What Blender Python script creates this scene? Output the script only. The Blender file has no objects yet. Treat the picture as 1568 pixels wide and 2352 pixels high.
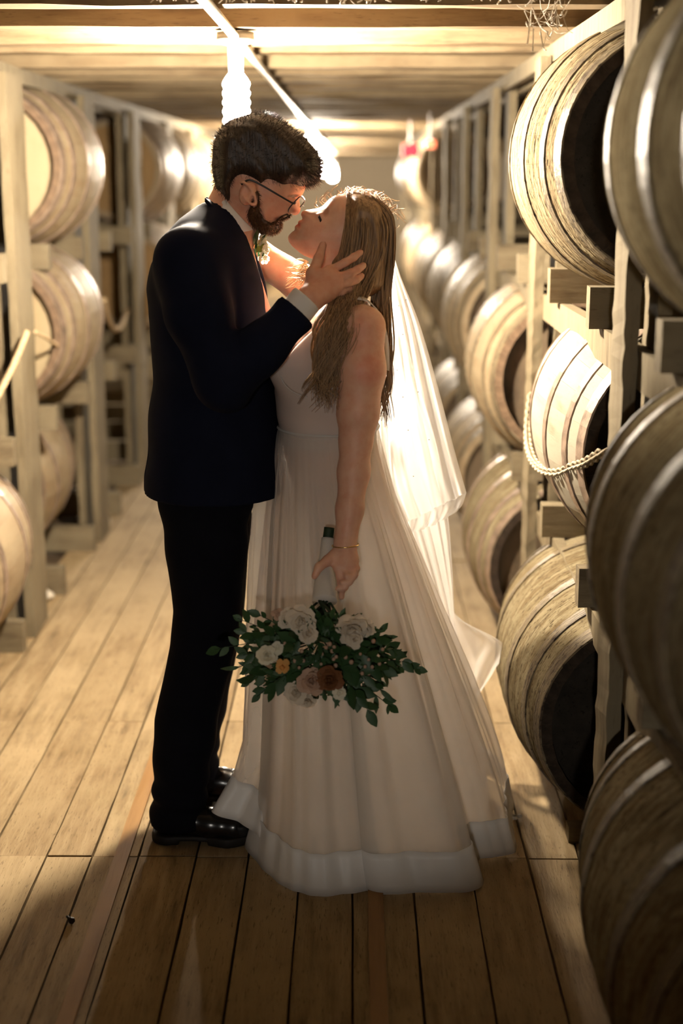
import bpy, math, random
import numpy as np
from mathutils import Vector, Matrix

random.seed(7); np.random.seed(7)
scene = bpy.context.scene
C = scene.collection
PI = math.pi

# ------------------------------------------------------------------ camera
CAM_H = 1.65; PITCH = math.radians(13.2); YAW = math.radians(0.49); FPX = 3267.0
cam_data = bpy.data.cameras.new('camera')
cam_data.sensor_fit = 'VERTICAL'; cam_data.sensor_height = 36.0; cam_data.sensor_width = 24.0
cam_data.lens = 50.0
cam_data.clip_start = 0.05
cam_data.dof.use_dof = True
cam_data.dof.focus_distance = 3.42
cam_data.dof.aperture_fstop = 1.5
cam = bpy.data.objects.new('camera', cam_data); C.objects.link(cam)
cam.location = (0, 0, CAM_H)
cam.rotation_euler = (PI/2 - PITCH, 0, YAW)
scene.camera = cam

# ------------------------------------------------------------------ world, exposure
world = bpy.data.worlds.new('dim_indoor_air'); scene.world = world
world.use_nodes = True
bg = world.node_tree.nodes['Background']
bg.inputs[0].default_value = (1.0, 0.80, 0.58, 1)
bg.inputs[1].default_value = 0.004
scene.view_settings.view_transform = 'Standard'
scene.view_settings.look = 'None'
scene.view_settings.gamma = 1.0
scene.view_settings.use_curve_mapping = False
scene.view_settings.exposure = 0.5
scene.cycles.use_denoising = True
scene.cycles.max_bounces = 6
scene.cycles.diffuse_bounces = 3
scene.cycles.glossy_bounces = 2
scene.cycles.transmission_bounces = 4
scene.cycles.transparent_max_bounces = 14
scene.cycles.sample_clamp_indirect = 6.0
scene.cycles.caustics_reflective = False
scene.cycles.caustics_refractive = False
LAMP_COLOR = (1.0, 0.86, 0.68)
BULB_STRENGTH = 2600.0
FAR_STRENGTH = 2800.0

# unseen fill lamp behind the camera, narrowed to a spot on the couple's fronts
rear = bpy.data.lights.new('rear_spot', 'SPOT'); rear.energy = 150.0; rear.color = (1.0, 0.93, 0.84); rear.shadow_soft_size = 0.06
rear.spot_size = math.radians(23); rear.spot_blend = 0.35
rear_o = bpy.data.objects.new('rear_spot', rear); C.objects.link(rear_o); rear_o.location = (-0.30, -2.7, 1.80)
rear_o.rotation_euler = (Vector((-0.08, 3.3, 1.10))-Vector(rear_o.location)).to_track_quat('-Z', 'Y').to_euler()
scene.cycles.use_adaptive_sampling = True
scene.cycles.adaptive_threshold = 0.06

# ------------------------------------------------------------------ helpers
_F = np.array([-math.sin(YAW)*math.cos(PITCH), math.cos(YAW)*math.cos(PITCH), -math.sin(PITCH)])
_R = np.array([math.cos(YAW), math.sin(YAW), 0.0])
_U = np.cross(_R, _F)
def P(px, py, Y):
    """photograph pixel -> the world point on that line of sight at distance Y down the aisle"""
    d = _F*FPX + _R*(px-784.0) - _U*(py-1176.0)
    return np.array([0, 0, CAM_H]) + d*(Y/d[1])
def PF(px, py, z=0.0):
    d = _F*FPX + _R*(px-784.0) - _U*(py-1176.0)
    return np.array([0, 0, CAM_H]) + d*((z-CAM_H)/d[2])

def tag(o, label=None, cat=None, group=None, kind=None):
    if label: o['label'] = label
    if cat: o['category'] = cat
    if group: o['group'] = group
    if kind: o['kind'] = kind
    return o
def empty(name, loc=(0, 0, 0), label=None, cat=None, group=None, kind=None, rot=(0, 0, 0)):
    o = bpy.data.objects.new(name, None); C.objects.link(o)
    o.location = loc; o.rotation_euler = rot; o.empty_display_size = 0.05
    return tag(o, label, cat, group, kind)
def mesh_data(name, verts, faces, mat, smooth=False):
    me = bpy.data.meshes.new(name)
    me.from_pydata([tuple(map(float, v)) for v in verts], [], [tuple(map(int, f)) for f in faces])
    if mat: me.materials.append(mat)
    if smooth: me.polygons.foreach_set('use_smooth', [True]*len(me.polygons))
    me.update()
    return me
def link(name, me, parent=None, loc=(0, 0, 0), rot=(0, 0, 0), scale=(1, 1, 1)):
    o = bpy.data.objects.new(name, me); C.objects.link(o)
    o.location = loc; o.rotation_euler = rot; o.scale = scale
    if parent: o.parent = parent
    return o
def wloc(o):
    v = np.array(o.location)
    while o.parent:
        o = o.parent; v = v + np.array(o.location)
    return v
def part(name, verts, faces, mat, parent=None, smooth=True):
    """mesh given in world coordinates; stored relative to its (unrotated) parent"""
    V = np.asarray(verts, dtype=float)
    if parent is not None: V = V - wloc(parent)
    return link(name, mesh_data(name, V, faces, mat, smooth), parent)

BOXF = [(0, 3, 2, 1), (4, 5, 6, 7), (0, 1, 5, 4), (1, 2, 6, 5), (2, 3, 7, 6), (3, 0, 4, 7)]
def box(x0, x1, y0, y1, z0, z1):
    return [(x0, y0, z0), (x1, y0, z0), (x1, y1, z0), (x0, y1, z0), (x0, y0, z1), (x1, y0, z1), (x1, y1, z1), (x0, y1, z1)], BOXF
def rough_beam(x0, x1, y0, y1, z0, z1, n=18, jit=0.002, rng=random):
    """timber with worn, uneven edges: rings of 4 corners along the longest side"""
    d = [x1-x0, y1-y0, z1-z0]; ax = d.index(max(d))
    lo = [x0, y0, z0]; hi = [x1, y1, z1]
    u, w = [a for a in range(3) if a != ax]
    V = []; Fc = []
    for i in range(n+1):
        t = lo[ax]+(hi[ax]-lo[ax])*i/n
        for (su, sw) in ((0, 0), (1, 0), (1, 1), (0, 1)):
            p = [0, 0, 0]; p[ax] = t
            p[u] = (hi if su else lo)[u]+rng.uniform(-jit, jit)
            p[w] = (hi if sw else lo)[w]+rng.uniform(-jit, jit)
            V.append(tuple(p))
    for i in range(n):
        for k in range(4):
            a = i*4+k; b = i*4+(k+1) % 4
            Fc.append((a, b, b+4, a+4))
    Fc.append((3, 2, 1, 0)); Fc.append((n*4, n*4+1, n*4+2, n*4+3))
    if ax == 1: Fc = [f[::-1] for f in Fc]
    return V, Fc
def tube(points, radii, n=8, cap=True):
    pts = [Vector(p) for p in points]
    if not hasattr(radii, '__len__'): radii = [radii]*len(pts)
    V = []; Fc = []; up = None
    for i, p in enumerate(pts):
        t = (pts[min(i+1, len(pts)-1)]-pts[max(i-1, 0)])
        if t.length < 1e-9: t = Vector((0, 0, 1))
        t.normalize()
        if up is None:
            up = t.orthogonal().normalized()
        up = (up-t*up.dot(t))
        if up.length < 1e-6: up = t.orthogonal()
        up.normalize(); s = t.cross(up)
        for k in range(n):
            a = 2*PI*k/n
            V.append(p+(up*math.cos(a)+s*math.sin(a))*radii[i])
    for i in range(len(pts)-1):
        for k in range(n):
            a = i*n+k; b = i*n+(k+1) % n
            Fc.append((a, b, b+n, a+n))
    if cap:
        Fc.append(tuple(range(n))[::-1]); Fc.append(tuple(range((len(pts)-1)*n, len(pts)*n)))
    return [tuple(v) for v in V], Fc
def lathe(profile, n=24, axis='Z', closed=False):
    """profile: (r, h) pairs revolved about the axis"""
    V = []; Fc = []; m = len(profile)
    for k in range(n):
        a = 2*PI*k/n; c, s = math.cos(a), math.sin(a)
        for r, h in profile:
            V.append((r*c, r*s, h) if axis == 'Z' else (r*c, h, -r*s))
    for k in range(n):
        k2 = (k+1) % n
        for i in range(m if closed else m-1):
            i2 = (i+1) % m
            Fc.append((k*m+i, k2*m+i, k2*m+i2, k*m+i2))
    return V, Fc
def merge(*vf):
    V = []; Fc = []
    for v, f in vf:
        o = len(V); V += list(v); Fc += [tuple(i+o for i in q) for q in f]
    return V, Fc
def spline(pts, n, closed=False):
    """Catmull-Rom through pts (any dimension) sampled at about n points"""
    p = np.asarray(pts, float); m = len(p)
    segs = m if closed else m-1
    out = []
    per = max(2, int(round(n/segs)))
    for i in range(segs):
        if closed: a, b, c, d = p[(i-1) % m], p[i], p[(i+1) % m], p[(i+2) % m]
        else: a, b, c, d = p[max(i-1, 0)], p[i], p[i+1], p[min(i+2, m-1)]
        for j in range(per):
            t = j/per
            out.append(0.5*((2*b)+(-a+c)*t+(2*a-5*b+4*c-d)*t*t+(-a+3*b-3*c+d)*t**3))
    if not closed: out.append(p[-1])
    return np.array(out)

# ------------------------------------------------------------------ materials
def newmat(name):
    m = bpy.data.materials.new(name); m.use_nodes = True
    nt = m.node_tree; nt.nodes.clear()
    out = nt.nodes.new('ShaderNodeOutputMaterial')
    return m, nt, out
def N(nt, typ, **kw):
    n = nt.nodes.new(typ)
    for k, v in kw.items(): setattr(n, k, v)
    return n
def noise(nt, vec, scale, detail=6.0, rough=0.6):
    n = N(nt, 'ShaderNodeTexNoise'); n.inputs['Scale'].default_value = scale
    n.inputs['Detail'].default_value = detail; n.inputs['Roughness'].default_value = rough
    if vec is not None: nt.links.new(vec, n.inputs['Vector'])
    return n.outputs['Fac']
def ramp(nt, fac, stops):
    r = N(nt, 'ShaderNodeValToRGB'); e = r.color_ramp.elements
    while len(e) < len(stops): e.new(0.5)
    for i, (p, c) in enumerate(stops):
        e[i].position = p; e[i].color = (c if len(c) == 4 else (*c, 1))
    nt.links.new(fac, r.inputs[0]); return r.outputs[0]
def mixc(nt, fac, a, b, mode='MIX'):
    m = N(nt, 'ShaderNodeMix', data_type='RGBA', blend_type=mode)
    for s, v in ((m.inputs['Factor'], fac), (m.inputs['A'], a), (m.inputs['B'], b)):
        if isinstance(v, (int, float)): s.default_value = v
        elif isinstance(v, tuple): s.default_value = v if len(v) == 4 else (*v, 1)
        else: nt.links.new(v, s)
    return m.outputs['Result']
def coords(nt, kind='Object', scale=(1, 1, 1), rnd=0.0):
    tc = N(nt, 'ShaderNodeTexCoord'); mp = N(nt, 'ShaderNodeMapping')
    mp.inputs['Scale'].default_value = scale
    nt.links.new(tc.outputs[kind], mp.inputs['Vector'])
    if rnd:
        oi = N(nt, 'ShaderNodeObjectInfo'); mu = N(nt, 'ShaderNodeMath', operation='MULTIPLY'); mu.inputs[1].default_value = rnd
        nt.links.new(oi.outputs['Random'], mu.inputs[0]); nt.links.new(mu.outputs[0], mp.inputs['Location'])
    return mp.outputs[0]
def principled(nt, out, base, rough=0.7, spec=0.3, metal=0.0, bump=None, bstr=0.3, bdist=0.01, **kw):
    b = N(nt, 'ShaderNodeBsdfPrincipled')
    if isinstance(base, tuple): b.inputs['Base Color'].default_value = (*base, 1) if len(base) == 3 else base
    else: nt.links.new(base, b.inputs['Base Color'])
    if isinstance(rough, (int, float)): b.inputs['Roughness'].default_value = rough
    else: nt.links.new(rough, b.inputs['Roughness'])
    b.inputs['Specular IOR Level'].default_value = spec
    b.inputs['Metallic'].default_value = metal
    for k, v in kw.items(): b.inputs[k.replace('_', ' ')].default_value = v
    if bump is not None:
        bn = N(nt, 'ShaderNodeBump'); bn.inputs['Strength'].default_value = bstr; bn.inputs['Distance'].default_value = bdist
        nt.links.new(bump, bn.inputs['Height']); nt.links.new(bn.outputs[0], b.inputs['Normal'])
    if out: nt.links.new(b.outputs[0], out.inputs['Surface'])
    return b
ALB = 0.48
def wood(name, light, mid, dark, stretch=(6, 1, 6), scale=4.0, rough=0.75, bstr=0.4, rnd=11.0, speck=0.5, spec=0.12, hue=0.25, crack=0.0, flake=0.0, alb=1.0):
    """dusty old timber: grain stretched along one axis, blotches of dust, dark specks"""
    light, mid, dark = [tuple(x*ALB*alb for x in c) for c in (light, mid, dark)]
    m, nt, out = newmat(name)
    v = coords(nt, 'Object', stretch, rnd); v2 = coords(nt, 'Object', (1, 1, 1), rnd)
    g = noise(nt, v, scale, 5, 0.65); d = noise(nt, v2, 3.2, 3, 0.6); s = noise(nt, v, scale*7, 2, 0.7)
    c = ramp(nt, g, [(0.28, dark), (0.46, mid), (0.66, light)])
    c = mixc(nt, ramp(nt, d, [(0.4, (0, 0, 0)), (0.65, (1, 1, 1))]), c, light)
    sp = ramp(nt, s, [(0.30, (1, 1, 1)), (0.40, (0, 0, 0))])
    f = N(nt, 'ShaderNodeMath', operation='MULTIPLY'); f.inputs[1].default_value = speck
    nt.links.new(sp, f.inputs[0])
    c = mixc(nt, f.outputs[0], c, dark)
    oi = N(nt, 'ShaderNodeObjectInfo')
    c = mixc(nt, hue, c, mixc(nt, oi.outputs['Random'], mid, light))
    if flake:
        fn = noise(nt, coords(nt, 'Object', (3, 9, 3), rnd), 3.0, 4, 0.7)
        fm = ramp(nt, fn, [(0.52, (0, 0, 0)), (0.58, (flake, flake, flake))]); c = mixc(nt, fm, c, tuple(x*1.6 for x in dark))
    if crack:
        kn = noise(nt, coords(nt, 'Object', (1.4, 22, 1.4), rnd), 2.0, 3, 0.6)
        km = ramp(nt, kn, [(0.44, (0, 0, 0)), (0.455, (crack,)*3), (0.47, (0, 0, 0))]); c = mixc(nt, km, c, tuple(x*0.4 for x in dark))
    principled(nt, out, c, rough, spec, bump=g, bstr=bstr, bdist=0.006)
    return m
def grime(name, dust, bare, black, alb=1.0, ys=95.0, amount=0.5, rough=0.75, spec=0.0):
    """caked dust on old barrel wood: streaks run round the barrel, flakes off to bare wood"""
    m, nt, out = newmat(name); dust, bare, black = [tuple(x*alb for x in c) for c in (dust, bare, black)]
    g = N(nt, 'ShaderNodeNewGeometry')
    def pos(sc):
        mp = N(nt, 'ShaderNodeMapping'); mp.inputs['Scale'].default_value = sc; nt.links.new(g.outputs['Position'], mp.inputs['Vector']); return mp.outputs[0]
    st = noise(nt, pos((9, ys, 9)), 1.0, 4, 0.6); fl = noise(nt, pos((7, 16, 7)), 1.0, 4, 0.7); fine = noise(nt, pos((60, 160, 60)), 1.0, 2, 0.6); ck = noise(nt, pos((2.5, 30, 2.5)), 1.0, 2, 0.5)
    c = ramp(nt, st, [(0.36, bare), (0.47, tuple(0.5*(a+b) for a, b in zip(dust, bare))), (0.56, dust)])
    c = mixc(nt, ramp(nt, fl, [(0.62-0.2*amount, (0, 0, 0)), (0.68-0.2*amount, (0.7,)*3)]), c, mixc(nt, fine, bare, dust))
    c = mixc(nt, ramp(nt, fine, [(0.34, (0.85,)*3), (0.42, (0, 0, 0))]), c, black)
    c = mixc(nt, ramp(nt, ck, [(0.455, (0, 0, 0)), (0.468, (0.95,)*3), (0.48, (0, 0, 0))]), c, black)
    hgt = N(nt, 'ShaderNodeMath', operation='ADD'); nt.links.new(st, hgt.inputs[0]); nt.links.new(fine, hgt.inputs[1])
    principled(nt, out, c, rough, spec, bump=hgt.outputs[0], bstr=0.7, bdist=0.006)
    return m
def plain(name, col, rough=0.6, spec=0.3, metal=0.0, var=0.15, scale=30, bstr=0.1, **kw):
    m, nt, out = newmat(name)
    v = coords(nt)
    g = noise(nt, v, scale, 5)
    dk = tuple(x*(1-var) for x in col); lt = tuple(min(1, x*(1+var)) for x in col)
    c = ramp(nt, g, [(0.35, dk), (0.65, lt)])
    principled(nt, out, c, rough, spec, metal, bump=g, bstr=bstr, bdist=0.003, **kw)
    return m
def emit(name, col, strength):
    m, nt, out = newmat(name)
    e = N(nt, 'ShaderNodeEmission'); e.inputs[0].default_value = (*col, 1); e.inputs[1].default_value = strength
    nt.links.new(e.outputs[0], out.inputs['Surface']); return m
# ------------------------------------------------------------------ environment materials
M = {}
M['floor'] = wood('floor_plank_wood', (0.64, 0.48, 0.27), (0.40, 0.275, 0.14), (0.09, 0.055, 0.03), stretch=(9, 0.9, 9), scale=4.5, rough=0.7, bstr=0.7, speck=0.8, hue=0.3, alb=1.32)
M['strip'] = wood('worn_strip_wood', (0.56, 0.31, 0.11), (0.42, 0.22, 0.075), (0.20, 0.09, 0.03), stretch=(9, 0.5, 9), scale=3, rough=0.45, bstr=0.1, spec=0.2, speck=0.25, alb=1.35)
M['rack'] = wood('dusty_rack_timber', (0.56, 0.46, 0.29), (0.42, 0.33, 0.20), (0.15, 0.105, 0.06), stretch=(7, 7, 0.8), scale=4, rough=0.85, bstr=0.6, speck=0.5, alb=0.75)
M['rail'] = wood('dusty_rail_timber', (0.56, 0.46, 0.29), (0.40, 0.31, 0.19), (0.14, 0.10, 0.06), stretch=(0.8, 7, 7), scale=4, rough=0.85, bstr=0.6, speck=0.5, alb=0.75)
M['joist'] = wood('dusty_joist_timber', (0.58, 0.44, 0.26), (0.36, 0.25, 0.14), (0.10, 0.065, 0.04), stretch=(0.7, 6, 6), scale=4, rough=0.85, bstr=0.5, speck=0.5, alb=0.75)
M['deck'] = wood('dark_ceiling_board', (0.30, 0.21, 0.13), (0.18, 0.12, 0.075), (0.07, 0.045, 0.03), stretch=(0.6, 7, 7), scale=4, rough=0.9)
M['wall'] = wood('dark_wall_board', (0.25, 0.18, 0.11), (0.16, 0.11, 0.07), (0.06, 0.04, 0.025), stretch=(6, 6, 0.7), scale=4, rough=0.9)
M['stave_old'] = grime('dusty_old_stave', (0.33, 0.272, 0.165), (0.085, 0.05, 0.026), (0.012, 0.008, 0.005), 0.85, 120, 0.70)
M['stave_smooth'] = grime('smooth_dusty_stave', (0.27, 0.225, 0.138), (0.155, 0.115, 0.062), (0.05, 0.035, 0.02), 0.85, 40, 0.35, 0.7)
M['stave_new'] = wood('pale_oak_stave', (0.70, 0.56, 0.36), (0.58, 0.42, 0.25), (0.28, 0.17, 0.09), stretch=(8, 1.2, 8), scale=2.4, rough=0.55, bstr=0.2, speck=0.25, spec=0.08, alb=0.9)
M['stave_pale'] = wood('bleached_pale_stave', (0.74, 0.67, 0.52), (0.64, 0.55, 0.40), (0.34, 0.24, 0.15), stretch=(8, 1.2, 8), scale=2.4, rough=0.7, bstr=0.3, speck=0.3, spec=0.05, hue=0.45, alb=0.95)
M['hoop'] = plain('dusty_steel_hoop', (0.26, 0.19, 0.14), 0.42, 0.4, 0.35, 0.4, 26, 0.3)
M['hoop_dusty'] = grime('dust_caked_hoop', (0.25, 0.20, 0.12), (0.10, 0.07, 0.045), (0.03, 0.02, 0.015), 0.85, 150, 0.5, 0.48, 0.25)
M['shade_end'] = plain('dark_stave_end', (0.035, 0.024, 0.016), 0.8, 0.2, 0, 0.4, 40)  # shade on unlit stave ends and inner faces, put into the colour
M['red_end'] = plain('reddish_stave_end', (0.16, 0.105, 0.065), 0.7, 0.2, 0, 0.3, 40)
M['head_dark'] = wood('black_mottled_head', (0.075, 0.062, 0.048), (0.035, 0.029, 0.022), (0.010, 0.008, 0.007), stretch=(3, 1, 3), scale=5, rough=0.85, bstr=0.6, speck=0.8)  # near-black wood with mottled, speckled grain
M['head_stain'] = wood('stained_head', (0.30, 0.22, 0.14), (0.12, 0.085, 0.055), (0.02, 0.015, 0.012), stretch=(6, 1, 1.6), scale=2.6, rough=0.85, bstr=0.5, speck=0.5)
M['head_pale'] = wood('pale_oak_head', (0.80, 0.64, 0.40), (0.74, 0.57, 0.33), (0.55, 0.38, 0.20), stretch=(4, 1, 1), scale=2.0, rough=0.6, bstr=0.1, speck=0.25)
M['head_amber'] = wood('amber_oak_head', (0.60, 0.38, 0.17), (0.50, 0.30, 0.12), (0.30, 0.17, 0.07), stretch=(4, 1, 1), scale=2.0, rough=0.6, bstr=0.1, speck=0.25)
M['pipe'] = plain('white_conduit_paint', (0.72, 0.68, 0.60), 0.4, 0.5, 0.0, 0.12, 20)
M['socket'] = plain('grey_socket_metal', (0.30, 0.28, 0.25), 0.45, 0.5, 0.6, 0.2, 30)
M['chain'] = plain('dusty_chain_iron', (0.42, 0.35, 0.24), 0.75, 0.3, 0.2, 0.4, 60, 0.5)
M['rope'] = plain('tan_rope', (0.46, 0.34, 0.20), 0.9, 0.1, 0.0, 0.3, 120, 0.6)
M['bulb'] = emit('lit_bulb', LAMP_COLOR, BULB_STRENGTH)
M['bulb_far'] = emit('lit_far_bulb', LAMP_COLOR, FAR_STRENGTH)
M['dust'] = plain('grey_dust_clump', (0.62, 0.56, 0.46), 0.95, 0.05, 0, 0.2, 80, 0.8)
M['iron'] = plain('black_iron', (0.03, 0.025, 0.02), 0.6, 0.4, 0.5, 0.3, 50)

FX0, FX1 = -1.30, 0.62          # planked aisle
X_R, X_L = 0.55, -1.175          # aisle faces of the rack posts
Y_END = 26.0

# ------------------------------------------------------------------ floor
v, f = box(-4.2, 3.6, -3.5, Y_END, -0.10, -0.022)
floor = part('floor', v, f, M['wall'], None, False); tag(floor, 'worn dusty wooden plank floor of the aisle between the barrel racks', 'floor', kind='structure')
rng = random.Random(3)
edges = [FX0]
while edges[-1] < FX1-0.05:
    edges.append(edges[-1]+rng.choice([0.115, 0.13, 0.13, 0.145]))
strip_x = -0.575
for i in range(len(edges)-1):
    a, b = edges[i], edges[i+1]
    if i % 3 == 0: cuts = [-2.2, -0.3, 1.45, 3.262, 4.17, 7.0, 10.2, 14.0, 19.0, Y_END]
    elif i % 3 == 1: cuts = [-2.2, 0.2, 1.45, 3.26, 4.168, 6.1, 9.0, 13.0, 18.0, Y_END]
    else: cuts = [-2.2, -0.6, 0.9, 3.258, 5.3, 8.0, 11.5, 15.5, 20.0, Y_END]
    for k in range(len(cuts)-1):
        g = 0.0028; dz = rng.uniform(-0.0035, 0.0015)
        v, f = rough_beam(a+g, b-g, cuts[k]+g, cuts[k+1]-g*1.2, -0.022, dz, n=10, jit=0.0012, rng=rng)
        part('plank', v, f, M['floor'], floor, False)
v, f = rough_beam(strip_x-0.018, strip_x+0.018, -2.0, 4.6, -0.004, 0.009, n=24, jit=0.0008, rng=rng)
part('worn_strip', v, f, M['strip'], floor, False)
v, f = rough_beam(0.036, 0.072, -2.0, 4.6, -0.004, 0.009, n=24, jit=0.0008, rng=rng)
part('worn_strip', v, f, M['strip'], floor, False)

# ------------------------------------------------------------------ walls deep inside the racks, end wall
for nm, x, lab in (('wall_left', -3.6, 'dark board wall far behind the left barrel rack'), ('wall_right', 3.1, 'dark board wall far behind the right barrel rack')):
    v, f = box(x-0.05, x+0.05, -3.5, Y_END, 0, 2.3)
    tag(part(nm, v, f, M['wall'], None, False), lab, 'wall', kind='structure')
v, f = box(-3.6, 3.1, Y_END-0.02, Y_END+0.08, 0, 2.3)
tag(part('wall_back', v, f, plain('pale_end_boards', (0.34, 0.28, 0.20), 0.9), None, False), 'dim board wall at the far end of the aisle', 'wall', kind='structure')
v, f = box(-3.6, 3.1, -3.6, -3.5, 0, 2.3)
tag(part('wall_front', v, f, M['wall'], None, False), 'dark board wall at the near end of the aisle', 'wall', kind='structure')

# ------------------------------------------------------------------ ceiling: boards, joists
Z_J = 2.045                      # underside of the joists
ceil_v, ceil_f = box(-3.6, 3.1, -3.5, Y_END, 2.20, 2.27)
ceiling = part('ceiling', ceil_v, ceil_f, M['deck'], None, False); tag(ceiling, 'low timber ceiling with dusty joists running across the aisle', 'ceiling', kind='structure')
yj = -0.6
js = []
while yj < Y_END:
    js.append(yj); yj += 0.46 if yj < 9 else 0.62
for i, y in enumerate(js):
    w = rng.uniform(0.042, 0.055); dz = rng.uniform(-0.008, 0.008)
    v, f = rough_beam(-3.5, 3.0, y-w, y+w, Z_J+dz, 2.20, n=40, jit=0.003, rng=rng)
    part('joist', v, f, M['joist'], ceiling, False)
    # a board of the floor above between joists
    if y < 12:
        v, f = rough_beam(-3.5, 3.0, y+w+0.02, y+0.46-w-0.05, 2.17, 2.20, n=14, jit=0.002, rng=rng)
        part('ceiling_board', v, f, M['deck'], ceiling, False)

# ------------------------------------------------------------------ barrels
BL, RB, RH = 0.90, 0.33, 0.272
def rad(y): return RB-(RB-RH)*(abs(2*y/BL))**2.1
def stave_mesh(name, mat, n):
    half = PI/n*0.9935; th = 0.026; V = []; Fc = []; NS = 10
    ys = [(-0.5+i/NS)*BL for i in range(NS+1)]
    for y in ys:
        r = rad(y)
        for a in (-half, 0, half): V.append((r*math.sin(a), y, r*math.cos(a)))
    for i in range(NS):
        for k in range(2): Fc.append((i*3+k, i*3+k+3, i*3+k+4, i*3+k+1))
    o = len(V)
    for y in ys:
        r = rad(y)
        for (a, q) in ((half, r), (half, r-th), (-half, r-th), (-half, r)): V.append((q*math.sin(a), y, q*math.cos(a)))
    for i in range(NS):
        for k in range(3): a = o+i*4+k; Fc.append((a, a+4, a+5, a+1))
    Fc.append((o+3, o, o+1, o+2)); e = o+NS*4; Fc.append((e+2, e+1, e, e+3))
    me = mesh_data(name, V, Fc, mat, False)
    me.materials.append(M['red_end' if mat == M['stave_new'] else 'shade_end'])
    for i, p in enumerate(me.polygons):
        p.use_smooth = i < NS*2
        if i >= NS*2+NS*3 or (i >= NS*2 and (i-NS*2) % 3 == 1): p.material_index = 1
    return me
def body_mesh(name, mat, n=48):
    prof = [((rad(y)), y) for y in [(-0.5+i/14)*BL for i in range(15)]]
    prof = [(RH-0.03, -BL/2)] + prof + [(RH-0.03, BL/2)]
    V, Fc = lathe(prof, n, 'Y'); return mesh_data(name, V, [q[::-1] for q in Fc], mat, True)
def hoop_mesh(name, y0, w, mat, n=48):
    y1 = y0+w; t = 0.0035
    prof = [(rad(y0)-0.002, y0), (rad(y0)+t, y0), (rad((y0+y1)/2)+t, (y0+y1)/2), (rad(y1)+t, y1), (rad(y1)-0.002, y1)]
    V, Fc = lathe(prof, n, 'Y'); return mesh_data(name, V, [q[::-1] for q in Fc], mat, False)
def head_mesh(name, mat, n=48):
    # disc recessed inside the chime, bevelled rim, facing -Y
    V = [(0, -0.412, 0)]; Fc = []
    for r, y in ((0.215, -0.413), (0.252, -0.416)):
        for k in range(n): V.append((r*math.cos(2*PI*k/n), y, r*math.sin(2*PI*k/n)))
    for k in range(n):
        k2 = (k+1) % n
        Fc.append((0, 1+k, 1+k2)); Fc.append((1+k, 1+n+k, 1+n+k2, 1+k2))
    return mesh_data(name, V, Fc, mat, False)
NST = 30
STAVE = {k: stave_mesh('stave', M[k], NST) for k in ('stave_old', 'stave_smooth', 'stave_new', 'stave_pale')}
BODY = {k: body_mesh('barrel_body', M[k]) for k in ('stave_old', 'stave_smooth', 'stave_new')}
HOOP = {}
for hk in ('hoop', 'hoop_dusty'):
    HOOP[hk] = [hoop_mesh('hoop', -BL/2+0.002, 0.040, M[hk]), hoop_mesh('hoop', -0.345, 0.032, M[hk]), hoop_mesh('hoop', -0.165, 0.036, M[hk])]
HEAD = {k: head_mesh('barrel_head', M[k]) for k in ('head_dark', 'head_stain', 'head_pale', 'head_amber')}
def barrel(x, y, z, stave, hoop, head, label, full=True, roll=None, group='oak barrels in the racks', s=1.0, dx=0):
    roll = random.uniform(0, 2*PI) if roll is None else roll
    b = empty('barrel', (x, y, z-RB*s), label, 'barrel', group); b.scale = (s, s, s)
    if full:
        for k in range(NST): link('stave', STAVE[stave], b, (0, 0, RB), (0, roll+2*PI*k/NST, 0))
    else:
        link('barrel_body', BODY[stave], b, (0, 0, RB), (0, roll, 0))
    for h in HOOP[hoop]:
        link('hoop', h, b, (0, 0, RB), (0, roll, 0))
        link('hoop', h, b, (0, 0, RB), (0, roll, PI))
    hd = random.uniform(-0.3, 0.3)
    link('barrel_head', HEAD[head], b, (0, 0, RB), (0, hd, 0))
    link('barrel_head', HEAD[head], b, (0, 0, RB), (0, hd, PI))
    return b
YR = [2.23+1.485*k for k in range(10)]
YL = [4.50+1.42*k for k in range(10)]
ZR = (0.335, 1.02, 1.70)
ZL = (0.41, 1.07, 1.70)
XR = 0.405+RB; XL = -1.04-RB
R1, R2 = 'oak barrels in the right rack', 'oak barrels in the left rack'
# near bay of the right rack
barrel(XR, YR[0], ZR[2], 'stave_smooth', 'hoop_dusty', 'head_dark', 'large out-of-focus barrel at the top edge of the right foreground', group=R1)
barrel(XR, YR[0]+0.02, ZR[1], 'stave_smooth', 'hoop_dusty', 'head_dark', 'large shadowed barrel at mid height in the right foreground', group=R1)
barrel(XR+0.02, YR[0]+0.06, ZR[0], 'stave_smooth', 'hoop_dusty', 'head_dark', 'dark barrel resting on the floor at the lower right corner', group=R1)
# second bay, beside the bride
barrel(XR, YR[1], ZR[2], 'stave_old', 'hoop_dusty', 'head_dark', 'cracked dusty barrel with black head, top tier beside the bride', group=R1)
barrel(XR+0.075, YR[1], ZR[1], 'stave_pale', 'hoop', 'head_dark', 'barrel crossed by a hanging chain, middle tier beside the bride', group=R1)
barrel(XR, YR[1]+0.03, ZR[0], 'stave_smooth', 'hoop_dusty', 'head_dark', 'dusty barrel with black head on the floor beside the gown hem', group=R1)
# third bay
barrel(XR+0.01, YR[2], ZR[1]-0.03, 'stave_new', 'hoop_dusty', 'head_stain', 'pale barrel with blotchy dark head, middle tier behind the veil', group=R1)
barrel(XR+0.01, YR[2], ZR[0], 'stave_smooth', 'hoop', 'head_stain', 'brown-headed barrel on the floor tier behind the veil', group=R1)
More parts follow.
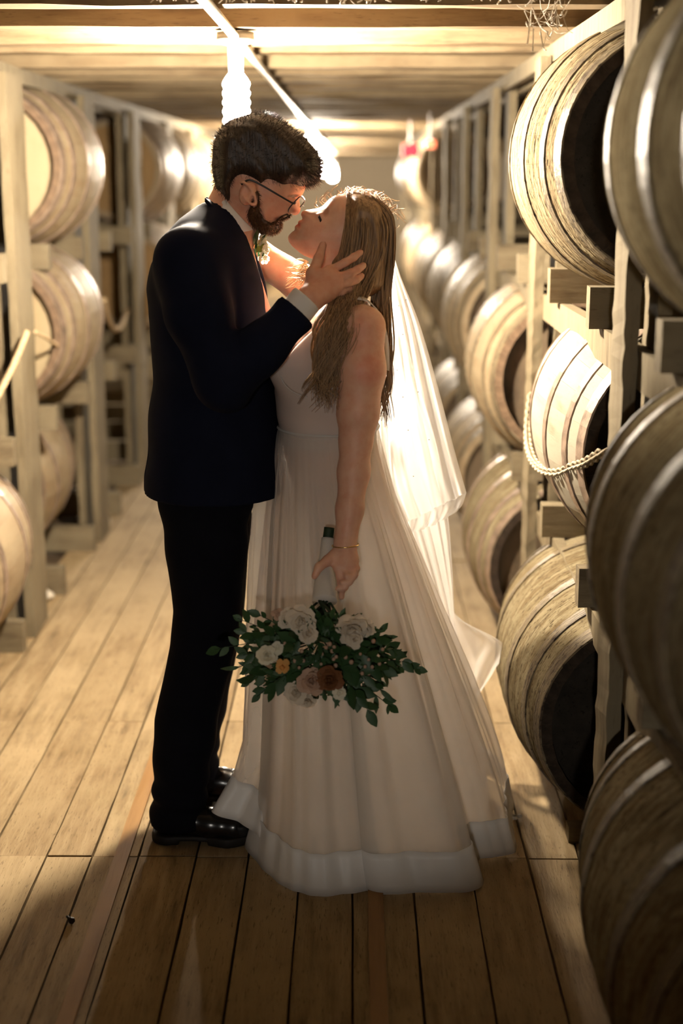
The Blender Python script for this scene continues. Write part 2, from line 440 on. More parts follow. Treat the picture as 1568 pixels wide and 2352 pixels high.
# further bays
for k, tiers in ((3, (1, 0)), (4, (1, 0)), (5, (1,)), (6, (2, 1)), (7, (2, 1)), (8, (2,))):
    for t in tiers:
        nm = {3: 'fourth', 4: 'fifth', 5: 'sixth', 6: 'seventh', 7: 'eighth', 8: 'ninth'}[k]
        tn = {0: 'floor', 1: 'middle', 2: 'top'}[t]
        barrel(XR+random.uniform(-0.01, 0.02), YR[k], ZR[t], 'stave_new', 'hoop_dusty', 'head_stain', f'blurred pale barrel in the {nm} bay of the right rack, {tn} tier', full=False, group=R1)
# left rack
barrel(XL-0.06, YL[0], ZL[0], 'stave_new', 'hoop', 'head_pale', 'pale barrel cut by the left edge of the picture, floor tier', group=R2)
barrel(XL, YL[1], ZL[2], 'stave_new', 'hoop', 'head_pale', 'cream-headed barrel in the top tier of the left rack, nearest the camera', group=R2)
barrel(XL-0.03, YL[1]+0.02, ZL[1], 'stave_new', 'hoop', 'head_pale', 'pale barrel with a cord across it, middle tier of the left rack', group=R2)
barrel(XL-0.19, YL[1]+0.05, ZL[0], 'stave_new', 'hoop', 'head_amber', 'barrel half hidden behind the left post, floor tier', group=R2)
barrel(XL, YL[3], ZL[2], 'stave_new', 'hoop', 'head_amber', 'blurred barrel with amber head and bright shine, top tier left', full=False, group=R2)
barrel(XL, YL[4], ZL[2], 'stave_new', 'hoop_dusty', 'head_pale', 'blurred cream barrel beside the groom\'s neck, top tier left', full=False, group=R2)
barrel(XL+0.05, YL[3]+0.1, ZL[1], 'stave_new', 'hoop', 'head_amber', 'pale blurred barrel peeking out behind the groom\'s jacket back', full=False, group=R2)
barrel(XL, YL[5], ZL[2], 'stave_new', 'hoop_dusty', 'head_pale', 'faint far barrel low behind the groom\'s shoulder, top tier left', full=False, group=R2)
# second barrels standing deeper in the racks
barrel(XL-0.70, YL[0]+0.02, ZL[1], 'stave_smooth', 'hoop', 'head_stain', 'shadowy barrel deep in the left rack at the picture edge, middle tier', full=False, group=R2)
barrel(XL-0.69, YL[1]+0.02, ZL[0], 'stave_smooth', 'hoop', 'head_stain', 'shadowy barrel deep in the left rack, floor tier', full=False, group=R2)
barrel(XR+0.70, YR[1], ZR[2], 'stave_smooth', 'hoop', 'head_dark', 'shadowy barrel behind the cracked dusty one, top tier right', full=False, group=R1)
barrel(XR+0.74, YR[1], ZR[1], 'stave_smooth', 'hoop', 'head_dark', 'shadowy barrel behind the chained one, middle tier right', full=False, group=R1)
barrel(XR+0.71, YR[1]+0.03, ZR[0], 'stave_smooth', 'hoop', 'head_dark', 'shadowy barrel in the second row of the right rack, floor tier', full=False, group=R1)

# ------------------------------------------------------------------ racks
def rack(name, side, xf, ys_b, tiers, label, dy, pd):
    r = empty(name, (xf, 0, 0), label, 'rack')
    s = side
    for k in range(-1, len(ys_b)):
        p = ys_b[0]+dy*(k+0.5)
        if p < -0.8: continue
        for (o, th) in ((0.0, 0.030), (0.066, 0.030), (0.80, 0.05)):
            if o > 0.5 and p > 12: continue
            x0 = xf+s*o; x1 = xf+s*(o+th)
            v, f = rough_beam(min(x0, x1), max(x0, x1), p-pd[0], p+pd[1], 0, 2.0, n=(70 if p < 5 else 24), jit=(0.0022 if p < 5 else 0.003), rng=rng)
            part('post', v, f, M['rack'], r, False)
    for k, yb in enumerate(ys_b):
        for t, zt in enumerate(tiers):
            for e in (-0.345, 0.345):
                zr = zt-rad(0.345)
                if t == 0: zlo = 0.0
                else: zlo = zr-0.095
                x0 = xf+s*0.0; x1 = xf+s*1.9
                v, f = rough_beam(min(x0, x1), max(x0, x1), yb+e-0.026, yb+e+0.026, max(zlo, 0), max(zr, 0.012), n=16, jit=0.002, rng=rng)
                part('rail', v, f, M['rail'], r, False)
    y0, y1 = ys_b[0]-dy*0.6, ys_b[-1]+dy*0.6
    for t, zt in enumerate(tiers[1:]):
        zr = zt-rad(0.345)-0.095
        for o in ((0.031, 0.83) if side > 0 else (0.42, 0.83)):
            x0 = xf+s*o; x1 = xf+s*(o+0.034)
            v, f = rough_beam(min(x0, x1), max(x0, x1), y0, y1, zr-0.08, zr-0.001, n=40, jit=0.002, rng=rng)
            part('bearer', v, f, M['rack'], r, False)
    for o, zz in ((0.034, 1.985), (0.10, 1.975)):
        x0 = xf+s*o; x1 = xf+s*(o+0.033)
        v, f = rough_beam(min(x0, x1), max(x0, x1), y0, y1, zz, zz+0.055, n=50, jit=0.002, rng=rng)
        part('top_plate', v, f, M['rack'], r, False)
    return r
rack('barrel_rack', 1, X_R, YR, ZR, 'timber rack of posts and rails carrying the barrels on the bride\'s side', 1.485, (0.07, 0.07))
rack('barrel_rack', -1, X_L, YL, ZL, 'timber rack of posts and rails carrying the barrels on the groom\'s side', 1.42, (0.22, 0.03))

# ------------------------------------------------------------------ lamps on the ceiling line
LX = -0.32
v, f = tube([(LX, y, 2.02) for y in np.linspace(0.2, 24, 30)], 0.013, 10)
tag(part('conduit', v, f, M['pipe'], None, True), 'white electrical conduit running along the ceiling above the aisle', 'conduit')
def lamp(y, near, label, drop):
    l = empty('ceiling_lamp', (LX, y, 2.02-drop), label, 'lamp', 'bare bulbs along the aisle')
    v, f = lathe([(0.0, 0.012), (0.05, 0.012), (0.052, -0.012), (0.022, -0.022), (0.020, -0.09), (0.0, -0.09)], 20)
    link('socket', mesh_data('socket', v, f, M['socket'], True), l)
    if drop > 0:
        v, f = tube([(0, 0, 0), (0, 0, drop)], 0.006, 6); link('hanger', mesh_data('hanger', v, f, M['socket'], True), l)
    # corn-cob bulb: lit core with rows of small raised emitters
    prof = [(0.0, -0.088), (0.018, -0.090), (0.030, -0.105)]
    for i in range(5):
        z = -0.112-i*0.024
        prof += [(0.034, z), (0.0375, z-0.006), (0.0375, z-0.012), (0.034, z-0.018)]
    prof += [(0.030, -0.236), (0.0, -0.242)]
    v, f = lathe(prof, 12)
    link('bulb', mesh_data('bulb', v, f, M['bulb' if near else 'bulb_far'], True), l)
lamp(4.02, True, 'brightly lit bulb right above the groom\'s head', 0)
for y, drop, lab in ((11.0, -0.03, 'lit bulb beside the groom\'s forelock'), (16.0, 0.09, 'smaller lit bulb between the two heads'), (21.8, 0.14, 'smallest lit bulb just above the bride\'s hair')):
    lamp(y, False, lab, drop)
# red lights near the far end
for (px, py, Y, r, nm, lab, col) in ((943, 346, 10.4, 0.060, 'exit_lamp', 'blurred red light high at the far end of the aisle', (1.0, 0.03, 0.04)),
                                (988, 331, 9.4, 0.032, 'warning_lamp', 'small orange-red light on the right rack far down the aisle', (1.0, 0.22, 0.10))):
    c = P(px, py, Y)
    l = empty(nm, tuple(c), lab, 'lamp')
    v, f = box(-r, r, 0, 0.05, -r*0.8, r*0.8); v2, f2 = box(-r*0.9, r*0.9, -0.02, 0.0, -r*0.7, r*0.7)
    link('housing', mesh_data('housing', v, f, M['socket']), l)
    link('lens', mesh_data('lens', v2, f2, emit('lit_'+nm, col, 3.0)), l)
    v3, f3 = tube([(0, 0.02, r*0.7), (0, 0.02, 2.19-c[2])], 0.008, 6); link('hanger', mesh_data('hanger', v3, f3, M['socket']), l)
# ------------------------------------------------------------------ sculpting: distance fields -> one continuous surface
def axis(*segs):
    out = []
    for a, b, st in segs:
        n = max(1, int(round((b-a)/st)))
        out += list(np.linspace(a, b, n, endpoint=False))
    out.append(segs[-1][1]); return np.array(out, np.float32)
class Vox:
    def __init__(s, xs, ys, zs):
        s.ax = [np.asarray(a, np.float32) for a in (xs, ys, zs)]
        s.F = np.full([len(a) for a in s.ax], 1.0, np.float32)
    def sl(s, lo, hi, m=0.03):
        r = []
        for a, l, h in zip(s.ax, lo, hi):
            i0 = max(0, np.searchsorted(a, l-m)-1); i1 = min(len(a), np.searchsorted(a, h+m)+1)
            r.append(slice(int(i0), int(max(i1, i0+1))))
        return tuple(r)
    def grid(s, S):
        return s.ax[0][S[0]][:, None, None], s.ax[1][S[1]][None, :, None], s.ax[2][S[2]][None, None, :]
    def union(s, S, d, k=0.0):
        A = s.F[S]
        if k <= 0: s.F[S] = np.minimum(A, d); return
        h = np.clip(0.5+0.5*(A-d)/k, 0, 1)
        s.F[S] = A*(1-h)+d*h-k*h*(1-h)
    def cut(s, S, d, k=0.0):
        A = s.F[S]; d = -d
        if k <= 0: s.F[S] = np.maximum(A, d); return
        h = np.clip(0.5-0.5*(A-d)/k, 0, 1)
        s.F[S] = A*(1-h)+d*h+k*h*(1-h)
    def cone(s, a, b, r1, r2, k=0.01, op='union'):
        a = np.asarray(a, np.float32); b = np.asarray(b, np.float32); R = max(r1, r2)+k
        S = s.sl(np.minimum(a, b)-R, np.maximum(a, b)+R); X, Y, Z = s.grid(S)
        ba = b-a; L = float(ba@ba)+1e-12
        t = np.clip(((X-a[0])*ba[0]+(Y-a[1])*ba[1]+(Z-a[2])*ba[2])/L, 0, 1)
        d = np.sqrt((X-a[0]-t*ba[0])**2+(Y-a[1]-t*ba[1])**2+(Z-a[2]-t*ba[2])**2)-(r1+(r2-r1)*t)
        (s.union if op == 'union' else s.cut)(S, d.astype(np.float32), k)
    def chain(s, pts, rs, k=0.01):
        for i in range(len(pts)-1): s.cone(pts[i], pts[i+1], rs[i], rs[i+1], k)
    def ell(s, c, r, k=0.01, rot=None, op='union'):
        R = max(r)+k; c = np.asarray(c, np.float32)
        S = s.sl(c-R, c+R); X, Y, Z = s.grid(S)
        x, y, z = X-c[0], Y-c[1], Z-c[2]
        if rot is not None:   # rotation (radians) in the x-z plane
            cs, sn = math.cos(rot), math.sin(rot)
            x, z = x*cs+z*sn, -x*sn+z*cs
        q = np.sqrt((x/r[0])**2+(y/r[1])**2+(z/r[2])**2)
        (s.union if op == 'union' else s.cut)(S, ((q-1)*min(r)).astype(np.float32), k)
    def loft(s, rows, n=2.2, k=0.02, grow=0.0, fold=None):
        """rows: (z, x0, x1, ymid, halfwidth)"""
        R = np.array(sorted(rows), float); z0, z1 = R[0, 0], R[-1, 0]
        S = s.sl((R[:, 1].min()-grow, (R[:, 3]-R[:, 4]).min()-grow, z0), (R[:, 2].max()+grow, (R[:, 3]+R[:, 4]).max()+grow, z1))
        X, Y, Z = s.grid(S); zz = Z.ravel(); f = lambda c: np.interp(zz, R[:, 0], c).astype(np.float32)[None, None, :]
        cx = f((R[:, 1]+R[:, 2])/2); a = f((R[:, 2]-R[:, 1])/2)+grow; cy = f(R[:, 3]); b = f(R[:, 4])+grow
        q = ((np.abs(X-cx)/a)**n+(np.abs(Y-cy)/b)**n)**(1.0/n)
        d = (q-1)*np.minimum(a, b)
        if fold is not None: d = d+fold(X, Y, Z)
        d = np.maximum(np.maximum(d, Z-z1), z0-Z)
        s.union(S, d.astype(np.float32), k)
    def sd2(s, S, poly):
        X = s.ax[0][S[0]]; Z = s.ax[2][S[2]]
        gx, gz = np.meshgrid(X, Z, indexing='ij'); p = np.asarray(poly, np.float32)
        D = np.full(gx.shape, 1e9, np.float32); ins = np.zeros(gx.shape, bool)
        for i in range(len(p)):
            a, b = p[i], p[(i+1) % len(p)]; e = b-a
            t = np.clip(((gx-a[0])*e[0]+(gz-a[1])*e[1])/(e@e+1e-12), 0, 1)
            D = np.minimum(D, (gx-a[0]-t*e[0])**2+(gz-a[1]-t*e[1])**2)
            c = ((a[1] > gz) != (b[1] > gz)) & (gx < (b[0]-a[0])*(gz-a[1])/(b[1]-a[1]+1e-12)+a[0])
            ins ^= c
        D = np.sqrt(D); return np.where(ins, -D, D)
    def inflate(s, poly, ymid, W, D, k=0.0, op='union'):
        p = np.asarray(poly); m = 0.02
        S = s.sl((p[:, 0].min()-m, ymid-W-m, p[:, 1].min()-m), (p[:, 0].max()+m, ymid+W+m, p[:, 1].max()+m))
        sd = s.sd2(S, poly)[:, None, :]; Y = s.ax[1][S[1]][None, :, None]
        q = np.sqrt(((Y-ymid)/W)**2+(1-np.minimum(-sd/D, 1))**2)-1
        (s.union if op == 'union' else s.cut)(S, (q*min(W, D)).astype(np.float32), k)
    def prism(s, poly, y0, y1):
        S = s.sl((-9, -9, -9), (9, 9, 9)); sd = s.sd2(S, poly)[:, None, :]; Y = s.ax[1][None, :, None]
        return np.maximum(np.maximum(sd, y0-Y), Y-y1)
    def mesh(s):
        F = s.F; ax = s.ax; sg = F < 0
        n = [m-1 for m in F.shape]
        cnt = np.zeros(n, np.uint8)
        for i in (0, 1):
            for j in (0, 1):
                for k in (0, 1): cnt += sg[i:i+n[0], j:j+n[1], k:k+n[2]]
        act = (cnt > 0) & (cnt < 8); I = np.argwhere(act); m = len(I)
        idx = np.full(n, -1, np.int64); idx[act] = np.arange(m)
        acc = np.zeros((m, 3)); num = np.zeros(m)
        cor = [(i, j, k) for i in (0, 1) for j in (0, 1) for k in (0, 1)]
        val = {c: F[I[:, 0]+c[0], I[:, 1]+c[1], I[:, 2]+c[2]] for c in cor}
        pos = lambda c: np.stack([ax[d][I[:, d]+c[d]] for d in range(3)], 1)
        for a in cor:
            for d in range(3):
                if a[d]: continue
                b = list(a); b[d] = 1; b = tuple(b)
                va, vb = val[a], val[b]; x = (va < 0) != (vb < 0)
                t = np.where(x, va/np.where(x, va-vb, 1), 0)
                p = pos(a)+(pos(b)-pos(a))*t[:, None]
                acc[x] += p[x]; num[x] += 1
        V = acc/num[:, None]; Q = []
        for d in range(3):
            u, w = (d+1) % 3, (d+2) % 3
            a = [slice(None)]*3; b = [slice(None)]*3; a[d] = slice(0, -1); b[d] = slice(1, None)
            ch = sg[tuple(a)] != sg[tuple(b)]
            E = np.argwhere(ch)
            ok = (E[:, u] > 0) & (E[:, w] > 0) & (E[:, u] < n[u]) & (E[:, w] < n[w]); E = E[ok]
            fl = sg[tuple(E.T)]
            def cell(du, dw):
                q = E.copy(); q[:, u] += du; q[:, w] += dw; return idx[tuple(q.T)]
            q = np.stack([cell(-1, -1), cell(0, -1), cell(0, 0), cell(-1, 0)], 1)
            q[~fl] = q[~fl][:, ::-1]
            Q.append(q)
        return V, np.concatenate(Q)
def fast_mesh(name, V, Q, mat):
    me = bpy.data.meshes.new(name); V = np.asarray(V, np.float32); Q = np.asarray(Q, np.int32)
    me.vertices.add(len(V)); me.vertices.foreach_set('co', V.ravel())
    k = Q.shape[1]
    me.loops.add(Q.size); me.loops.foreach_set('vertex_index', Q.ravel())
    me.polygons.add(len(Q)); me.polygons.foreach_set('loop_start', np.arange(0, Q.size, k, dtype=np.int32))
    me.polygons.foreach_set('use_smooth', np.ones(len(Q), bool))
    if mat: me.materials.append(mat)
    me.update(calc_edges=True); me.validate(); return me
def sculpt(name, vox, mat, parent, relax=1):
    V, Q = vox.mesh()
    for _ in range(relax):   # light smoothing of grid steps
        A = np.zeros_like(V); c = np.zeros(len(V))
        for a in range(4):
            i, j = Q[:, a], Q[:, (a+1) % 4]
            np.add.at(A, i, V[j]); np.add.at(c, i, 1); np.add.at(A, j, V[i]); np.add.at(c, j, 1)
        V = V*0.45+0.55*A/np.maximum(c, 1)[:, None]
    o = link(name, fast_mesh(name, V-wloc(parent), Q, mat), parent)
    return o, V
def normals(o):
    n = np.zeros(len(o.data.vertices)*3, np.float32); o.data.vertices.foreach_get('normal', n); return n.reshape(-1, 3)
def paint(o, col):
    a = o.data.color_attributes.new('tint', 'FLOAT_COLOR', 'POINT')
    c = np.ones((len(col), 4), np.float32); c[:, :3] = col
    a.data.foreach_set('color', c.ravel())
def fuzz(V, Nn, keep, count, length, radius, drift, rng, spread=0.5, out=0.7):
    """short hairs standing on a surface: thin bent spikes"""
    ids = np.where(keep)[0]
    ids = rng.choice(ids, count)
    vs = []; fs = []
    for i in ids:
        p = V[i]; n = Nn[i]; d = drift(p) if callable(drift) else np.array(drift)
        t = n*out+d+rng.normal(0, spread, 3)*0.5; t /= np.linalg.norm(t)+1e-9
        L = length*rng.uniform(0.5, 1.3); s = np.cross(t, rng.normal(size=3)); s /= np.linalg.norm(s)+1e-9
        b = p+t*L*0.55; e = p+t*L*0.85+d*L*0.35
        u = np.cross(t, s); r = radius; o = len(vs)
        for q, rr in ((p-n*0.002, r), (b, r*0.75)):
            for k in range(3):
                a = 2*PI*k/3; vs.append(q+(s*math.cos(a)+u*math.sin(a))*rr)
        vs.append(e)
        for k in range(3):
            k2 = (k+1) % 3; fs.append((o+k, o+k2, o+3+k2, o+3+k)); fs.append((o+3+k, o+3+k2, o+6))
    return vs, fs
def rowsP(rows, Y):
    """(py, x0, x1, halfwidth[, ymid]) in photograph pixels -> loft rows in the plane Y"""
    out = []
    for r in rows:
        py, x0, x1, b = r[:4]; ym = r[4] if len(r) > 4 else Y
        a = P(x0, py, Y); c = P(x1, py, Y); out.append((a[2], a[0], c[0], ym, b))
    return out
def polyP(pts, Y, n=160):
    q = np.array([[P(a, b, Y)[0], P(a, b, Y)[2]] for a, b in pts]); return spline(q, n, True)

# ------------------------------------------------------------------ people materials
def skin(name, base):
    m, nt, out = newmat(name)
    a = N(nt, 'ShaderNodeVertexColor'); a.layer_name = 'tint'
    v = coords(nt); g = noise(nt, v, 45, 3); h = noise(nt, v, 420, 2)
    c = mixc(nt, ramp(nt, g, [(0.35, (0, 0, 0)), (0.7, (1, 1, 1))]), base, (base[0]*0.93, base[1]*0.80, base[2]*0.76))
    c = mixc(nt, 1.0, c, a.outputs['Color'], 'MULTIPLY')
    b = principled(nt, out, c, 0.48, 0.35, bump=h, bstr=0.06, bdist=0.002)
    b.inputs['Subsurface Weight'].default_value = 0.25
    b.inputs['Subsurface Radius'].default_value = (0.018, 0.006, 0.003)
    b.inputs['Subsurface Scale'].default_value = 1.0
    return m
def cloth(name, col, rough=0.8, spec=0.15, weave=900, var=0.12, sheen=0.0):
    m, nt, out = newmat(name); v = coords(nt)
    g = noise(nt, v, weave, 2); l = noise(nt, v, 14, 3)
    c = ramp(nt, l, [(0.3, tuple(x*(1-var) for x in col)), (0.7, tuple(x*(1+var) for x in col))])
    b = principled(nt, out, c, rough, spec, bump=g, bstr=0.15, bdist=0.001)
    b.inputs['Sheen Weight'].default_value = sheen
    return m
def fabric(name, col, trans=0.35, clear=0.0, rough=0.5, spec=0.3, var=0.05):
    """cloth that lets light through: diffuse + translucent, with open weave"""
    m, nt, out = newmat(name); v = coords(nt); l = noise(nt, v, 9, 3)
    c = ramp(nt, l, [(0.3, tuple(x*(1-var) for x in col)), (0.7, col)])
    b = principled(nt, None, c, rough, spec)
    t = N(nt, 'ShaderNodeBsdfTranslucent'); nt.links.new(c, t.inputs[0])
    mx = N(nt, 'ShaderNodeMixShader'); mx.inputs[0].default_value = trans
    nt.links.new(b.outputs[0], mx.inputs[1]); nt.links.new(t.outputs[0], mx.inputs[2]); res = mx.outputs[0]
    if clear:
        tr = N(nt, 'ShaderNodeBsdfTransparent'); m2 = N(nt, 'ShaderNodeMixShader'); m2.inputs[0].default_value = clear
        nt.links.new(res, m2.inputs[1]); nt.links.new(tr.outputs[0], m2.inputs[2]); res = m2.outputs[0]
    nt.links.new(res, out.inputs['Surface']); return m
def hairmat(name, root, tip, rough=0.42):
    m, nt, out = newmat(name); v = coords(nt, 'Object', (60, 60, 4))
    g = noise(nt, v, 3, 4)
    c = ramp(nt, g, [(0.3, root), (0.7, tip)])
    b = principled(nt, None, c, rough, 0.45, bump=g, bstr=0.5, bdist=0.004)
    t = N(nt, 'ShaderNodeBsdfTranslucent'); nt.links.new(c, t.inputs[0])
    mx = N(nt, 'ShaderNodeMixShader'); mx.inputs[0].default_value = 0.25
    nt.links.new(b.outputs[0], mx.inputs[1]); nt.links.new(t.outputs[0], mx.inputs[2])
    nt.links.new(mx.outputs[0], out.inputs['Surface']); return m
M['skin_g'] = skin('warm_tanned_skin', (0.66, 0.36, 0.25))
M['skin_b'] = skin('warm_fair_skin', (0.74, 0.44, 0.31))
M['suit'] = cloth('navy_suit_wool', (0.007, 0.0085, 0.019), 0.85, 0.05)
M['trouser'] = cloth('dark_trouser_wool', (0.006, 0.006, 0.009), 0.9, 0.05)
M['shirt'] = fabric('white_shirt_cotton', (0.80, 0.77, 0.74), 0.15, 0, 0.8, 0.15)
M['tie'] = cloth('blush_pink_tie', (0.75, 0.42, 0.34), 0.55, 0.3)
M['shoe'] = plain('black_polished_leather', (0.008, 0.007, 0.007), 0.22, 0.6, 0, 0.3, 30, 0.05)
M['sole'] = plain('black_shoe_sole', (0.015, 0.012, 0.010), 0.6, 0.3)
M['hair_g'] = hairmat('dark_brown_short_hair', (0.020, 0.013, 0.009), (0.060, 0.035, 0.020))
M['beard'] = hairmat('brown_beard_hair', (0.035, 0.018, 0.010), (0.16, 0.075, 0.030))
M['hair_b'] = hairmat('golden_brown_long_hair', (0.14, 0.078, 0.038), (0.50, 0.31, 0.155))
M['frame'] = plain('black_glasses_frame', (0.01, 0.01, 0.01), 0.3, 0.5)
M['satin'] = fabric('ivory_satin', (0.91, 0.88, 0.84), 0.55, 0, 0.34, 0.45)
M['tulle'] = fabric('ivory_tulle', (0.92, 0.88, 0.82), 0.60, 0.42, 0.6, 0.2)
M['band'] = fabric('ivory_satin_band', (0.94, 0.91, 0.87), 0.20, 0, 0.42, 0.35)
M['lining'] = fabric('ivory_lining', (0.94, 0.91, 0.87), 0.66, 0.06, 0.5, 0.3)
M['wisp'] = fabric('backlight_tinted_wisp', (0.62, 0.43, 0.25), 0.5, 0, 0.4, 0.4)  # paler than the locks: backlight put into the strand colour
M['veil'] = fabric('white_veil_tulle', (0.92, 0.90, 0.88), 0.60, 0.42, 0.6, 0.2)
M['gold'] = plain('polished_gold', (0.90, 0.62, 0.22), 0.2, 0.5, 1.0, 0.05)
M['pearl'] = plain('grey_pearl', (0.45, 0.42, 0.40), 0.3, 0.5)
M['lash'] = plain('dark_lashes', (0.02, 0.012, 0.01), 0.7)
# ------------------------------------------------------------------ groom
YG = 3.46
nrng = np.random.RandomState(5)
groom = empty('person', tuple(PF(440, 1925)*[1, 0, 0]+np.array([0, YG, 0])), 'bearded man in navy suit and glasses holding the bride\'s face', 'person')
G = lambda px, py, y=YG: P(px, py, y)
head_g = polyP([(500, 440), (497, 400), (502, 352), (524, 312), (570, 285), (620, 290), (666, 322), (695, 362), (706, 398), (703, 425), (698, 440), (692, 451),
                (687, 458), (688, 466), (690, 475), (689, 484), (685, 490), (678, 494), (669, 491), (663, 493), (655, 497), (648, 500), (642, 504), (645, 508), (642, 513), (643, 519),
                (638, 527), (626, 532), (611, 531), (596, 524), (584, 512), (560, 510), (530, 490), (510, 465)], YG, 260)
def zP(py, Y=YG): return P(784, py, Y)[2]
gx0, gx1 = G(478, 500)[0], G(850, 600)[0]
ax_x = axis((-0.62, gx0, 0.014), (gx0, gx1, 0.0027), (gx1, gx1+0.03, 0.014))
ax_y = axis((3.08, 3.22, 0.014), (3.22, 3.56, 0.0027), (3.56, 3.86, 0.014))
ax_z = axis((0.02, zP(740), 0.015), (zP(740), zP(268), 0.0027), (zP(268), zP(250), 0.01))
vx = Vox(ax_x, ax_y, ax_z)
TORSO_G = [(455, 470, 540, .055), (475, 448, 548, .085), (500, 420, 558, .135), (540, 385, 575, .195), (600, 354, 592, .218), (660, 341, 606, .222), (720, 341, 617, .215), (800, 350, 626, .205), (870, 351, 631, .200), (960, 345, 640, .200), (1030, 339, 648, .208), (1080, 334, 652, .212), (1122, 335, 654, .214)]
LEG_N = [(1120, 358, 585, .10), (1200, 372, 572, .098), (1300, 388, 562, .094), (1400, 398, 552, .090), (1480, 391, 540, .086), (1550, 377, 524, .083), (1650, 357, 502, .080), (1750, 350, 484, .077), (1808, 354, 476, .075), (1840, 346, 474, .075), (1888, 346, 476, .074)]
LEG_F = [(1120, 370, 585, .10), (1200, 380, 576, .098), (1300, 395, 567, .094), (1400, 405, 558, .090), (1480, 400, 546, .086), (1550, 392, 534, .083), (1650, 384, 513, .080), (1720, 384, 501, .076), (1800, 386, 502, .074)]
YN, YFAR = 3.37, 3.585
vx.loft(rowsP([(a, b+22, c-22, max(d-.03, .03)) for a, b, c, d in TORSO_G if a >= 475], YG), 2.2, 0.02)
vx.loft([(z, x0+.03, x1-.03, y, b-.03) for z, x0, x1, y, b in rowsP(LEG_N, YN)], 2.0, 0.03)
vx.loft([(z, x0+.03, x1-.03, y, b-.03) for z, x0, x1, y, b in rowsP(LEG_F, YFAR)], 2.0, 0.03)
for yy, e in ((YN, 1888), (YFAR, 1800)):
    a = P(412 if yy == YN else 445, e-20, yy); vx.cone(a, (a[0]+0.02, yy, 0.05), 0.035, 0.03, 0.01); vx.cone((a[0]-0.01, yy, 0.05), (a[0]+0.13, yy, 0.035), 0.03, 0.022, 0.01)
# neck, head
vx.cone(G(540, 455), G(505, 540), 0.056, 0.064, 0.02)
vx.cone(G(570, 480), G(535, 560), 0.040, 0.050, 0.02)
vx.inflate(head_g, YG, 0.077, 0.072, 0.012)
ye = YG-0.0815
vx.ell(G(569, 444, ye), (0.019, 0.012, 0.029), 0.006, rot=math.radians(-22))          # ear
vx.ell(G(566, 440, ye-0.012), (0.011, 0.006, 0.019), 0.003, rot=math.radians(-22), op='cut')
vx.ell(G(577, 447, ye-0.006), (0.005, 0.006, 0.010), 0.003, rot=math.radians(-22))
for i in range(9):        # rim of the ear
    a0, a1 = math.radians(120-i*30), math.radians(90-i*30)
    e_ = lambda a: G(569+math.cos(a)*17*0.93+math.sin(a)*-10, 444-math.sin(a)*26+math.cos(a)*6, ye-0.011+0.004*abs(math.cos(a)))
    vx.cone(e_(a0), e_(a1), 0.0036, 0.0036, 0.002)
vx.ell(G(569, 444, 2*YG-ye), (0.019, 0.012, 0.029), 0.006, rot=math.radians(-22))
for sgn in (-1, 1):
    vx.ell(G(679, 461, YG+sgn*0.036), (0.016, 0.015, 0.012), 0.012, op='cut')           # eye socket
    vx.ell(G(671, 463, YG+sgn*0.034), (0.012, 0.013, 0.010), 0.006)                     # closed eye
    vx.ell(G(676, 484, YG+sgn*0.013), (0.011, 0.009, 0.009), 0.006)                     # nostril wing
    vx.ell(G(648, 478, YG+sgn*0.040), (0.022, 0.016, 0.018), 0.02)                      # cheek
# right arm and hand on the bride's cheek
SH, EL, WR = P(432, 600, 3.275), P(515, 880, 3.175), P(712, 686, 3.245)
vx.chain([SH, EL, WR], [0.05, 0.040, 0.027], 0.02)
kn = [P(757, 623, 3.292), P(772, 639, 3.276), P(770, 657, 3.272), P(758, 673, 3.276)]
for k_, r_ in zip(kn, (0.0125, 0.0125, 0.012, 0.011)):
    vx.cone(WR, k_, 0.024, r_+0.003, 0.014)
vx.ell(P(738, 655, 3.272), (0.032, 0.017, 0.036), 0.014)
fing = [[kn[0], P(793, 603, 3.300), P(812, 591, 3.312), P(827, 580, 3.322)],
        [kn[1], P(804, 628, 3.288), P(821, 619, 3.302), P(834, 610, 3.316)],
        [kn[2], P(800, 650, 3.285), P(818, 643, 3.300), P(830, 634, 3.314)],
        [kn[3], P(785, 671, 3.286), P(800, 664, 3.300), P(811, 656, 3.312)]]
for fg, r in zip(fing, (0.0098, 0.0100, 0.0094, 0.0084)):
    vx.chain(fg, [r*1.12, r, r*0.95, r*0.80], 0.0035)
vx.chain([P(716, 662, 3.262), P(718, 628, 3.285), P(731, 596, 3.318), P(741, 563, 3.345)], [0.019, 0.0145, 0.0115, 0.0088], 0.008)
vx.ell(P(741, 561, 3.338), (0.0065, 0.003, 0.009), 0.001, rot=-0.35)
# left arm reaching round her back
SH2, EL2, WR2 = P(440, 600, 3.64), P(560, 850, 3.735), P(740, 905, 3.70)
vx.chain([SH2, EL2, WR2], [0.05, 0.040, 0.028], 0.02)
vx.ell(P(775, 905, 3.665), (0.045, 0.018, 0.035), 0.01)
for i in range(4):
    a = P(800, 885+i*17, 3.655); vx.chain([a, P(835, 880+i*18, 3.635), P(862, 880+i*17, 3.61)], [0.010, 0.009, 0.0075], 0.004)
vx.chain([P(770, 890, 3.66), P(785, 865, 3.645), P(805, 850, 3.63)], [0.014, 0.011, 0.009], 0.005)
headF = vx.F.copy()
body_g, Vb = sculpt('body', vx, M['skin_g'], groom)
tint = np.ones((len(Vb), 3))
def dab(V, T, c, r, col, soft=1.0):
    d = np.sqrt((((V-np.asarray(c))/np.asarray(r))**2).sum(1)); w = np.clip((1.15-d)/0.5, 0, 1)[:, None]*soft
    T[:] = T*(1-w)+T*np.array(col)*w
